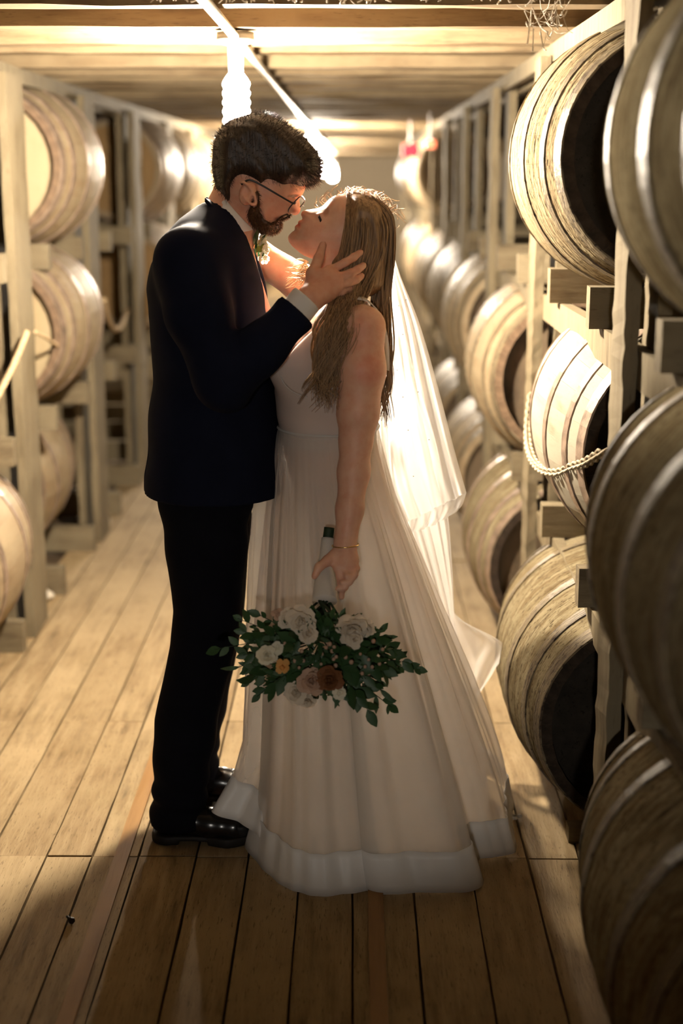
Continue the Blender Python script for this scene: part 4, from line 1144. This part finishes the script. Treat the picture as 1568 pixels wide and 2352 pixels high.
for k in range(14):       # curls over the forehead
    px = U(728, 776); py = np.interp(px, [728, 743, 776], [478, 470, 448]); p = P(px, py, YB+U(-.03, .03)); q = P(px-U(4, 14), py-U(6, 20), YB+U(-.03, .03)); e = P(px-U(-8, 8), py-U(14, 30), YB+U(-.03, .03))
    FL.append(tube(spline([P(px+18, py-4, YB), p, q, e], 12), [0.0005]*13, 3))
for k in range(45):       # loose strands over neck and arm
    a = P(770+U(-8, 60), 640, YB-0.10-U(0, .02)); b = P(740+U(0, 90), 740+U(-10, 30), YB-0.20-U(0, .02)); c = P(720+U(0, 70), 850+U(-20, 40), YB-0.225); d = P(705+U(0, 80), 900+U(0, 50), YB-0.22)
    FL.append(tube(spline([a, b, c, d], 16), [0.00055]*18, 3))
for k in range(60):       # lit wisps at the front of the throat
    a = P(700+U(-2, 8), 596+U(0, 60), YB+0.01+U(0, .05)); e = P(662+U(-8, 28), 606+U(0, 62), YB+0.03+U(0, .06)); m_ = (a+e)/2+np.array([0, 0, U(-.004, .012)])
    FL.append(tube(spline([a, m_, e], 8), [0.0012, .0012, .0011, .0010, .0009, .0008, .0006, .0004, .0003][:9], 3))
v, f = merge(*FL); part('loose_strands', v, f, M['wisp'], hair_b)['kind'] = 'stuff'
# a hairpin
v, f = tube([P(883, 548, YB-0.062), P(894, 544, YB-0.035), P(900, 541, YB-0.01)], 0.002, 6); part('hairpin', v, f, M['frame'], bride)

# ---- gown
gown = empty('wedding_gown', (0, 0, 0)); gown.parent = bride; gown.location = (0, 0, 0)
bo = Vox(axis((B(615, 800)[0], B(905, 800)[0], 0.0052)), axis((YB-0.21, YB+0.21, 0.0052)), axis((zP(1010), zP(680), 0.0052)))
def bfold(X, Y, Z):
    return (0.0022*np.sin(60*Z+25*X)*np.exp(-((Z-zP(965))/0.03)**2)).astype(np.float32)
bo.loft(rowsP([r for r in TORSO_B if r[0] <= 1030], YB), 2.1, 0.02, 0.0050, bfold)
for sgn in (-1, 1): bo.ell(B(671, 838, YB+sgn*0.075), (0.059, 0.066, 0.063), 0.03)
X_, Y_, Z_ = bo.grid(bo.sl((-9, -9, -9), (9, 9, 9)))
# neckline: V in front that climbs to the strap, scooped armhole
nl = np.interp(X_.ravel(), [B(630, 800)[0], B(645, 800)[0], B(680, 800)[0], B(725, 800)[0], B(770, 800)[0], B(800, 800)[0], B(850, 800)[0], B(905, 800)[0]],
               [zP(838), zP(828), zP(783), zP(738), zP(745), zP(800), zP(800), zP(745)]).astype(np.float32)[:, None, None]
nl = nl-0.06*np.clip(1-np.abs(Y_-YB)/0.06, 0, 1)*(X_ < B(720, 800)[0])
bo.F = np.maximum(bo.F, Z_-nl).astype(np.float32)
sculpt('bodice', bo, M['satin'], gown)
def ribbon(name, pts, w, wdir, mat, parent, n=24, th=0.002):
    c = spline(pts, n); W_ = spline(wdir, n) if len(wdir) == len(pts) else np.array([wdir[0]]*len(c)); V = []; Fc = []
    for p, d in zip(c, W_):
        d = np.asarray(d)/np.linalg.norm(d); V += [p-d*w/2, p+d*w/2]
    for i in range(len(c)-1): Fc.append((2*i, 2*i+2, 2*i+3, 2*i+1))
    o = part(name, V, Fc, mat, parent); o.modifiers.new('thick', 'SOLIDIFY').thickness = th; return o
for sgn in (-1, 1):
    y_ = lambda a: YB+sgn*a
    ribbon('strap', [P(722, 742, y_(.155)), P(752, 712, y_(.135)), P(785, 690, y_(.125)), P(822, 683, y_(.130)), P(852, 695, y_(.150)), P(876, 732, y_(.150)), P(889, 790, y_(.125)), P(890, 850, y_(.10))], 0.020,
           [(.5, sgn*-.5, .2), (.3, sgn*-.8, .1), (0, sgn*-1, .2), (0, sgn*-1, .3), (-.3, sgn*-1, .3), (-.4, sgn*-1, 0), (-.4, sgn*-1, 0), (-.4, sgn*-1, 0)], M['satin'], gown)
v, f = tube(spline([B(637, 826, YB-.10), B(645, 868, YB-.135), B(668, 897, YB-.150), B(705, 912, YB-.163)], 16), 0.0016, 6); part('bust_seam', v, f, M['satin'], gown)
wl = [B(0, 0)]*0
for a in np.linspace(0, 2*PI, 41):
    c0 = (B(645, 978)+B(862, 978))/2; r0 = (B(862, 978)[0]-B(645, 978)[0])/2+0.008; wl.append(c0+np.array([r0*math.cos(a), 0.146*math.sin(a), 0]))
v, f = tube(wl, 0.0035, 6, False); part('waist_seam', v, f, M['satin'], gown)

HEM = [((-0.20, 3.80, 0.01), 130, .3), (P(496, 1852, 3.36), 178, .95), (P(545, 1887, 3.31), 194, .92), (P(603, 1925, 3.25), 207, .85), (PF(566, 1938, .006), 211, .75), (PF(590, 1974, .004), 216, .6),
       (PF(640, 2028, .004), 228, .45), (PF(720, 2055, .004), 245, .3), (PF(800, 2053, .004), 257, .25), (PF(882, 2034, .004), 268, .2), (PF(838, 2040, .004), 271, .2), (PF(880, 2052, .005), 276, .2), (PF(980, 2050, .005), 287, .15),
       (PF(1080, 2046, .006), 298, .15), (PF(1104, 2022, .012), 303, .15), (PF(1066, 1988, .010), 306, .15), (PF(1098, 1974, .008), 312, .1), (PF(1178, 1955, .006), 336, .05), (PF(1174, 1900, .005), 352, .0),
       ((0.40, 3.70, 0.01), 25, .0), ((0.12, 3.92, 0.01), 75, .1)]
hem = spline(np.array([[*h[0], h[1]+(360 if i > 18 else 0), h[2]] for i, h in enumerate(HEM)]+[[*HEM[0][0], 130+360, .3]]), 420)
wc = (B(645, 978)+B(862, 978))/2; wr = (B(862, 978)[0]-B(645, 978)[0])/2+0.006
LIN = ([0, .08, .17, .3, .45, .6, .75, .85, 1], [0, .05, .12, .27, .44, .615, .785, .89, 1])
LATE = ([0, .1, .2, .35, .5, .7, .83, .93, 1], [0, .22, .36, .42, .45, .48, .53, .72, 1])
def skirt(vs, shrink=1.0, off=0.0, ripple=1.0, late_mul=1.0, zlift=0.0):
    V = []
    for i, (hx, hy, hz, an, lt) in enumerate(hem):
        a = math.radians(an); w = wc+np.array([wr*math.cos(a), 0.142*math.sin(a), 0]); lt = np.clip(lt*late_mul, 0, 1)
        h = np.array([hx, hy, hz]); c = np.array([wc[0], wc[1], 0]); d = h-c; d[2] = 0; dn = d/np.linalg.norm(d)
        h = c+d*shrink; h[2] = hz
        for t in vs:
            g = (1-lt)*np.interp(t, *LIN)+lt*np.interp(t, *LATE)
            p = w*(1-g)+h*g; p[2] = w[2]*(1-t)+h[2]*t+zlift*t
            rp = (0.010*math.sin(an*0.21+1.0)+0.006*math.sin(an*0.43+2*t)+0.005*math.sin(an*.83+.7))*min(1, t*1.6)*(1-0.75*t**6)*ripple
            V.append(p+dn*(rp+off))
    n = len(vs); m = len(hem); Fc = []
    for i in range(m-1):
        for j in range(n-1): a = i*n+j; Fc.append((a, a+n, a+n+1, a+1))
    return V, Fc
v, f = skirt(np.linspace(0, .985, 34), 0.90, -0.010, 0.8, 0.55, 0.02); part('lining', v, f, M['lining'], gown)
v, f = skirt(np.linspace(0, .925, 40)); part('tulle_skirt', v, f, M['tulle'], gown)
v, f = skirt(np.linspace(.912, 1, 6), 1, 0.003); o = part('hem_band', v, f, M['band'], gown); o.modifiers.new('thick', 'SOLIDIFY').thickness = 0.0015

# ---- veil
veil = empty('veil', (0, 0, 0)); veil.parent = bride
def cloth_grid(name, Lc, Rc, depth, nu=60, nv=60, folds=7, amp=0.02, sagf=0.0, seed=1, mat='veil'):
    rr = np.random.RandomState(seed); ph = rr.uniform(0, 6.28, 4)
    L_ = spline(Lc, nv); R_ = spline(Rc, nv); m = min(len(L_), len(R_)); V = []; Fc = []
    for j in range(m):
        t = j/(m-1)
        for i in range(nu+1):
            u = i/nu; px, py = L_[j][:2]*(1-u)+R_[j][:2]*u
            Y = depth(u, t)+amp*min(1, 0.25+t)*(math.sin(folds*2*PI*u+ph[0]+1.2*t)*0.6+math.sin(folds*3.7*u*2+ph[1])*0.4)
            px += 5*math.sin(folds*2*PI*u+ph[2])*t*(4*u*(1-u)); py += sagf*math.sin(PI*u)*t
            V.append(P(px, py, Y))
    for j in range(m-1):
        for i in range(nu): a = j*(nu+1)+i; Fc.append((a, a+1, a+nu+2, a+nu+1))
    return part(name, V, Fc, M[mat], veil)
cloth_grid('veil_layer', [(880, 560), (878, 640), (868, 800), (862, 1000), (872, 1130), (905, 1215)], [(897, 556), (918, 630), (962, 740), (1003, 880), (1045, 1040), (1071, 1132)], lambda u, t: 3.50+0.05*t+0.05*u*t, 70, 60, 6, 0.022, 0, 3)
cloth_grid('veil_corner', [(905, 1213), (908, 1222), (912, 1228)], [(1071, 1131), (1062, 1158), (1048, 1176)], lambda u, t: 3.55+0.05*u-0.03*t*u, 50, 14, 5, 0.016, 10, 5)
cloth_grid('long_layer', [(878, 570), (875, 700), (872, 900), (900, 1120), (945, 1260), (1000, 1420), (1045, 1540), (1085, 1640)], [(894, 566), (912, 680), (950, 850), (1002, 1020), (1028, 1180), (1038, 1300), (1048, 1440), (1094, 1602)], lambda u, t: 3.56+0.13*t+0.03*u, 56, 80, 5, 0.020, 0, 8)
cloth_grid('veil_tail', [(1040, 1400), (1046, 1450), (1052, 1520), (1066, 1590)], [(1052, 1425), (1156, 1480), (1135, 1540), (1093, 1604)], lambda u, t: 3.71+0.04*u, 30, 30, 2, 0.018, 6, 9)
ds = mesh_data('pearl', *lathe([(0, .0016), (.0012, .0011), (.0016, 0), (.0012, -.0011), (0, -.0016)], 6), M['pearl'], True)
for (a, b) in ((932, 688), (915, 702), (925, 768), (912, 850), (937, 988), (949, 1094), (925, 912), (960, 900), (985, 1010), (902, 740)):
    link('pearl', ds, veil, P(a, b, 3.485)-wloc(veil))
# ------------------------------------------------------------------ bouquet
qr = np.random.RandomState(21)
bq0 = P(745, 1390, 3.085)
bq = empty('bouquet', tuple(bq0), 'bouquet of white blooms and green leaves hanging from the bride\'s hand', 'bouquet')
M['stem_dark'] = plain('dark_green_stem', (0.02, 0.035, 0.015), 0.6)
M['petal_ivory'] = fabric('ivory_petal', (0.80, 0.70, 0.56), 0.3, 0, 0.6, 0.2)
M['petal_blush'] = fabric('blush_petal', (0.62, 0.42, 0.30), 0.3, 0, 0.6, 0.2)
M['petal_rust'] = fabric('rust_brown_petal', (0.22, 0.09, 0.035), 0.2, 0, 0.6, 0.2)
M['petal_orange'] = fabric('pale_orange_petal', (0.80, 0.42, 0.13), 0.3, 0, 0.6, 0.2)
hp = [P(756, 1212, 3.192), P(753, 1236, 3.184), P(748, 1290, 3.162), P(746, 1330, 3.140), P(745, 1382, 3.102)]
v, f = tube(spline(hp[:2], 4), 0.0125, 12); part('stem_end', v, f, M['stem_dark'], bq)
c_ = spline(hp[1:], 18); r_ = np.interp(np.linspace(0, 1, len(c_)), [0, .45, .7, 1], [.015, .017, .024, .029])
v, f = tube(c_, list(r_), 16); part('ribbon_wrap', v, f, M['satin'], bq)
# stems fanning into the blooms
core = P(738, 1498, 3.06)
for k in range(16):
    a = P(745+qr.uniform(-14, 14), 1380, 3.102+qr.uniform(-.015, .015)); e = P(738+qr.uniform(-70, 70), 1440+qr.uniform(-20, 40), 3.06+qr.uniform(-.05, .03))
    v, f = tube(spline([a, (a+e)/2+[0, 0, .004], e], 6), 0.0028, 5); part('stem', v, f, M['stem_dark'], bq)
LV = {}
for nm, L, W, mt in (('big', .042, .0135, 'leaf'), ('mid', .030, .0100, 'leaf'), ('grey', .028, .0085, 'leaf2'), ('slim', .036, .0058, 'leaf2'), ('small', .020, .0075, 'leaf')):
    LV[nm] = mesh_data('leaf', *leaf_shape(L, W, 4), M[mt], True)
def sprig(a, e, kinds, n, seed, bend=0.0, s=1.0):
    s *= 1.15; rr = np.random.RandomState(seed); m_ = (a+e)/2+np.array([0, -0.01, bend]); c = spline([a, m_, e], 10)
    v, f = tube(c, [0.0016*(1-0.06*i) for i in range(len(c))], 5); st = part('sprig', v, f, M['stem_dark'], bq)
    base = wloc(st)
    for k in range(n):
        t = 0.22+0.78*(k+1)/n; i = min(len(c)-2, int(t*(len(c)-1))); d = c[i+1]-c[i]; d /= np.linalg.norm(d)
        sd = 1 if k % 2 else -1
        lat = np.cross(d, [0, 1, 0]); lat /= np.linalg.norm(lat)+1e-9
        x = d*0.75+lat*sd*rr.uniform(.4, 1.0)+np.array([0, rr.uniform(-.7, .35), 0])
        if k == n-1: x = d+rr.normal(0, .1, 3)
        x /= np.linalg.norm(x); z = np.array([rr.normal(0, .4), -1.0, rr.normal(0.3, .4)]); y = np.cross(z, x); y /= np.linalg.norm(y); z = np.cross(x, y)
        Mx = Matrix(((x[0], y[0], z[0]), (x[1], y[1], z[1]), (x[2], y[2], z[2]))).to_4x4()
        lf = link('leaf', LV[kinds[k % len(kinds)]], st); sc_ = s*rr.uniform(.75, 1.2)
        lf.matrix_local = Matrix.Translation(Vector(c[i]-base)) @ Mx @ Matrix.Diagonal((sc_, sc_, sc_, 1))
TIPS = [(492, 1492, 3.02, 'mid grey', 7), (545, 1420, 3.03, 'mid small', 6), (590, 1410, 3.05, 'small mid', 6), (555, 1450, 3.0, 'grey mid', 8), (558, 1505, 2.99, 'grey mid', 8), (540, 1535, 3.03, 'slim small', 5), (565, 1570, 3.02, 'big grey', 6), (590, 1600, 3.01, 'mid grey', 6),
        (625, 1590, 3.0, 'big mid', 6), (640, 1560, 2.97, 'grey big', 7), (620, 1480, 2.97, 'grey mid', 7), (600, 1460, 2.98, 'big grey', 7), (660, 1430, 2.99, 'mid small', 6), (700, 1450, 2.97, 'big mid', 6), (735, 1470, 2.96, 'mid grey', 7), (690, 1510, 2.95, 'grey mid', 7),
        (735, 1540, 2.95, 'mid big', 7), (780, 1500, 2.96, 'big mid', 7), (790, 1545, 2.96, 'mid big', 7), (830, 1480, 2.98, 'mid grey', 7), (870, 1470, 3.0, 'mid small', 7), (905, 1500, 3.02, 'mid big', 7), (965, 1537, 3.03, 'small mid', 10), (935, 1520, 3.0, 'mid small', 8),
        (885, 1540, 2.98, 'big mid', 8), (880, 1590, 3.0, 'slim small', 7), (900, 1625, 3.01, 'slim mid', 8), (850, 1640, 2.99, 'big big', 7), (825, 1600, 2.98, 'big mid', 7), (790, 1600, 2.98, 'slim small', 6), (840, 1560, 2.95, 'big mid', 7), (745, 1600, 3.0, 'small slim', 5),
        (810, 1440, 3.0, 'mid small', 5), (720, 1420, 3.02, 'big mid', 6), (670, 1480, 2.95, 'big mid', 6), (860, 1515, 2.95, 'mid big', 7), (690, 1560, 2.97, 'mid grey', 6), (765, 1450, 2.98, 'mid big', 6)]
for i, (px, py, Y, kd, n) in enumerate(TIPS):
    t = P(px, py, Y); a = core+(t-core)*0.18+np.array([0, 0.01, 0.02]); sprig(a, t, kd.split(), n, 50+i, qr.uniform(-.01, .015), 0.95)
# dense small greens towards the middle, too many to tell apart
filler = {'leaf': [], 'leaf2': []}
for i in range(620):
    an = qr.uniform(0, 2*PI); rr_ = math.sqrt(qr.uniform(0, 1)); px_, py_ = 738+175*rr_*math.cos(an), 1507+92*rr_*math.sin(an)
    c = P(px_, py_, 2.985+0.05*rr_*rr_+qr.uniform(-.025, .03)); L_ = qr.uniform(.014, .032)
    x = (c-core)*np.array([1, .3, 1])/0.15+qr.normal(0, .5, 3); x /= np.linalg.norm(x); z = np.array([qr.normal(0, .5), -1, qr.normal(.2, .5)]); y = np.cross(z, x); y /= np.linalg.norm(y); z = np.cross(x, y)
    v, f = leaf_shape(L_, L_*qr.uniform(.17, .32), 3)
    filler['leaf' if i % 3 else 'leaf2'].append(([c+x*p[0]+y*p[1]+z*p[2] for p in v], f))
for k_, g_ in filler.items():
    v, f = merge(*g_); o = part('foliage', v, f, M[k_], bq); o['kind'] = 'stuff'
FLW = [(692, 1425, 2.985, .038, 'petal_ivory', 10), (660, 1420, 3.0, .026, 'petal_ivory', 8), (706, 1455, 2.965, .026, 'petal_ivory', 8), (803, 1440, 2.975, .040, 'petal_ivory', 11), (838, 1442, 2.995, .026, 'petal_ivory', 9), (812, 1468, 2.96, .024, 'petal_ivory', 8), (612, 1505, 2.955, .026, 'white_petal', 9),
       (636, 1488, 2.965, .018, 'white_petal', 7), (650, 1530, 2.955, .020, 'petal_orange', 6), (715, 1565, 2.95, .034, 'petal_blush', 10), (680, 1590, 2.965, .030, 'petal_ivory', 9), (705, 1605, 2.975, .026, 'petal_ivory', 8), (757, 1558, 2.94, .034, 'petal_rust', 11), (780, 1590, 2.955, .018, 'white_petal', 7), (640, 1410, 3.01, .018, 'petal_blush', 7)]
for (px, py, Y, r, mt, n) in FLW:
    petal_flower('flower', P(px, py, Y), r*0.86, M[mt], bq, n, (qr.uniform(-.3, .3), -1, qr.uniform(-.4, .4)), qr)
bud = mesh_data('berry', *lathe([(0, .005), (.0035, .0038), (.005, 0), (.0035, -.0038), (0, -.005)], 8), M['petal_blush'], True)
for k in range(34):
    link('berry', bud, bq, P(qr.uniform(650, 880), qr.uniform(1470, 1560), 2.945+qr.uniform(0, .03))-bq0, (0, 0, 0), (qr.uniform(.7, 1.2),)*3)
# ------------------------------------------------------------------ chain and cords on the racks
def chain_thing(name, pts, label, pitch=0.024, wire=0.0040):
    c = spline(pts, 400); d = np.r_[0, np.cumsum(np.linalg.norm(np.diff(c, axis=0), axis=1))]
    ch = empty(name, tuple(c[0]), label, 'chain')
    n = int(d[-1]/pitch)
    lk = [(0.0125*math.cos(a)+(0.005 if math.cos(a) > 0 else -0.005), 0.0095*math.sin(a), 0) for a in np.linspace(0, 2*PI, 13)]
    v, f = tube(lk, wire, 5, False); me = mesh_data('link', v, f, M['chain'], True)
    for k in range(n):
        s_ = (k+0.5)*pitch; p = np.array([np.interp(s_, d, c[:, i]) for i in range(3)]); q = np.array([np.interp(s_+0.004, d, c[:, i]) for i in range(3)])
        x = (q-p)/np.linalg.norm(q-p); y = np.cross([0, 0, 1], x); y /= np.linalg.norm(y); z = np.cross(x, y)
        Mx = Matrix(((x[0], y[0], z[0]), (x[1], y[1], z[1]), (x[2], y[2], z[2]))).to_4x4() @ Matrix.Rotation((PI/2)*(k % 2)+0.6, 4, 'X')
        o = link('link', me, ch); o.matrix_local = Matrix.Translation(Vector(p-c[0])) @ Mx
chain_thing('chain', [P(1219, 905, 4.37), P(1211, 985, 4.15), P(1217, 1040, 3.92), P(1240, 1076, 3.68), P(1278, 1086, 3.48), P(1316, 1072, 3.33), P(1345, 1062, 3.2), P(1388, 1036, 3.04)], 'dusty hanging chain looped across the middle barrel beside the bride')
def cord(name, pts, r, label, mat='rope'):
    v, f = tube(spline(pts, 40), r, 8); return tag(part(name, v, f, M[mat]), label, 'rope')
cord('cord', [P(78, 762, 5.22), P(105, 775, 5.33), P(140, 800, 5.55), P(182, 824, 5.82), P(214, 800, 6.2), P(226, 760, 6.4)], 0.0075, 'thin brown cord drooping across the left middle barrel')
cord('hanging_rope', [P(238, 688, 6.62), P(247, 728, 6.8), P(262, 756, 7.05), P(278, 748, 7.4), P(292, 712, 7.8)], 0.014, 'slack tan rope hung between two posts of the left rack')
cord('slanting_rope', [P(-40, 960, 4.75), P(0, 900, 4.82), P(38, 822, 4.9), P(62, 762, 4.97)], 0.011, 'pale rope slanting down at the left edge of the picture')
# ------------------------------------------------------------------ dust clumps, bolt, cobweb
def clump(name, c, r, label, cat, mat='dust', seed=1):
    rr = np.random.RandomState(seed); st = r*0.16
    vxx = Vox(axis((c[0]-r*2, c[0]+r*2, st)), axis((c[1]-r*2, c[1]+r*2, st)), axis((c[2]-r*0.2, c[2]+r*1.6, st)))
    for k in range(9):
        vxx.ell(c+np.array([rr.normal(0, r*.55), rr.normal(0, r*.55), r*rr.uniform(.2, .6)]), tuple(r*rr.uniform(.3, .6, 3)), r*0.2)
    X, Y, Z = vxx.grid(vxx.sl((-9, -9, -9), (9, 9, 9))); vxx.F = np.maximum(vxx.F, c[2]+0.001-Z).astype(np.float32)
    V, Q = vxx.mesh(); o = link(name, fast_mesh(name, V, Q, M[mat])); return tag(o, label, cat)
clump('dust_clump', PF(238, 1205, 0.002), 0.055, 'pale dust clump on the floor below the second left post', 'dust clump', seed=2)
clump('dust_clump', PF(92, 1372, 0.002), 0.045, 'pale dust clump on the floor below the nearest left post', 'dust clump', seed=4)
clump('dust_clump', PF(1178, 1880, 0.002), 0.012, 'tiny white scrap on the floor right of the gown', 'scrap', seed=6)
b0 = PF(163, 2118, 0.003)
bl = empty('iron_bolt', tuple(b0), 'small black bolt lying on the floor planks at lower left', 'bolt')
v, f = tube([(-0.012, 0.018, 0.004), (0, 0, 0.004)], 0.0032, 8); link('shank', mesh_data('shank', v, f, M['iron'], True), bl)
v, f = tube([(0.000, 0.000, 0.006), (0.004, -0.006, 0.006)], 0.0078, 6); link('bolt_head', mesh_data('bolt_head', v, f, M['iron'], False), bl)
wr_ = np.random.RandomState(9); WB_ = []
for k in range(38):
    a = P(wr_.uniform(1215, 1300), wr_.uniform(15, 75), 3.30+wr_.uniform(-.1, .1)); e = a+wr_.normal(0, .03, 3); m_ = (a+e)/2+np.array([0, 0, -0.012])
    WB_.append(tube(spline([a, m_, e], 6), 0.0007 if k % 3 else 0.0016, 3))
v, f = merge(*WB_); tag(part('cobweb', v, f, M['dust']), 'dusty cobweb strands in the corner above the cracked barrel', 'cobweb', kind='stuff')
WB_ = []
for k in range(140):
    a = np.array([wr_.uniform(-0.45, 0.44), 3.26+wr_.uniform(-.05, .05), Z_J-0.004+wr_.uniform(-.004, .006)]); e = a+np.array([wr_.normal(0, .012), wr_.normal(0, .012), wr_.uniform(-.022, .0)])
    WB_.append(tube(spline([a, (a+e)/2+wr_.normal(0, .004, 3), e], 5), wr_.uniform(.0008, .0026), 4))
v, f = merge(*WB_); tag(part('hanging_dust', v, f, M['dust']), 'ragged dust hanging under the nearest ceiling joist', 'dust', kind='stuff')
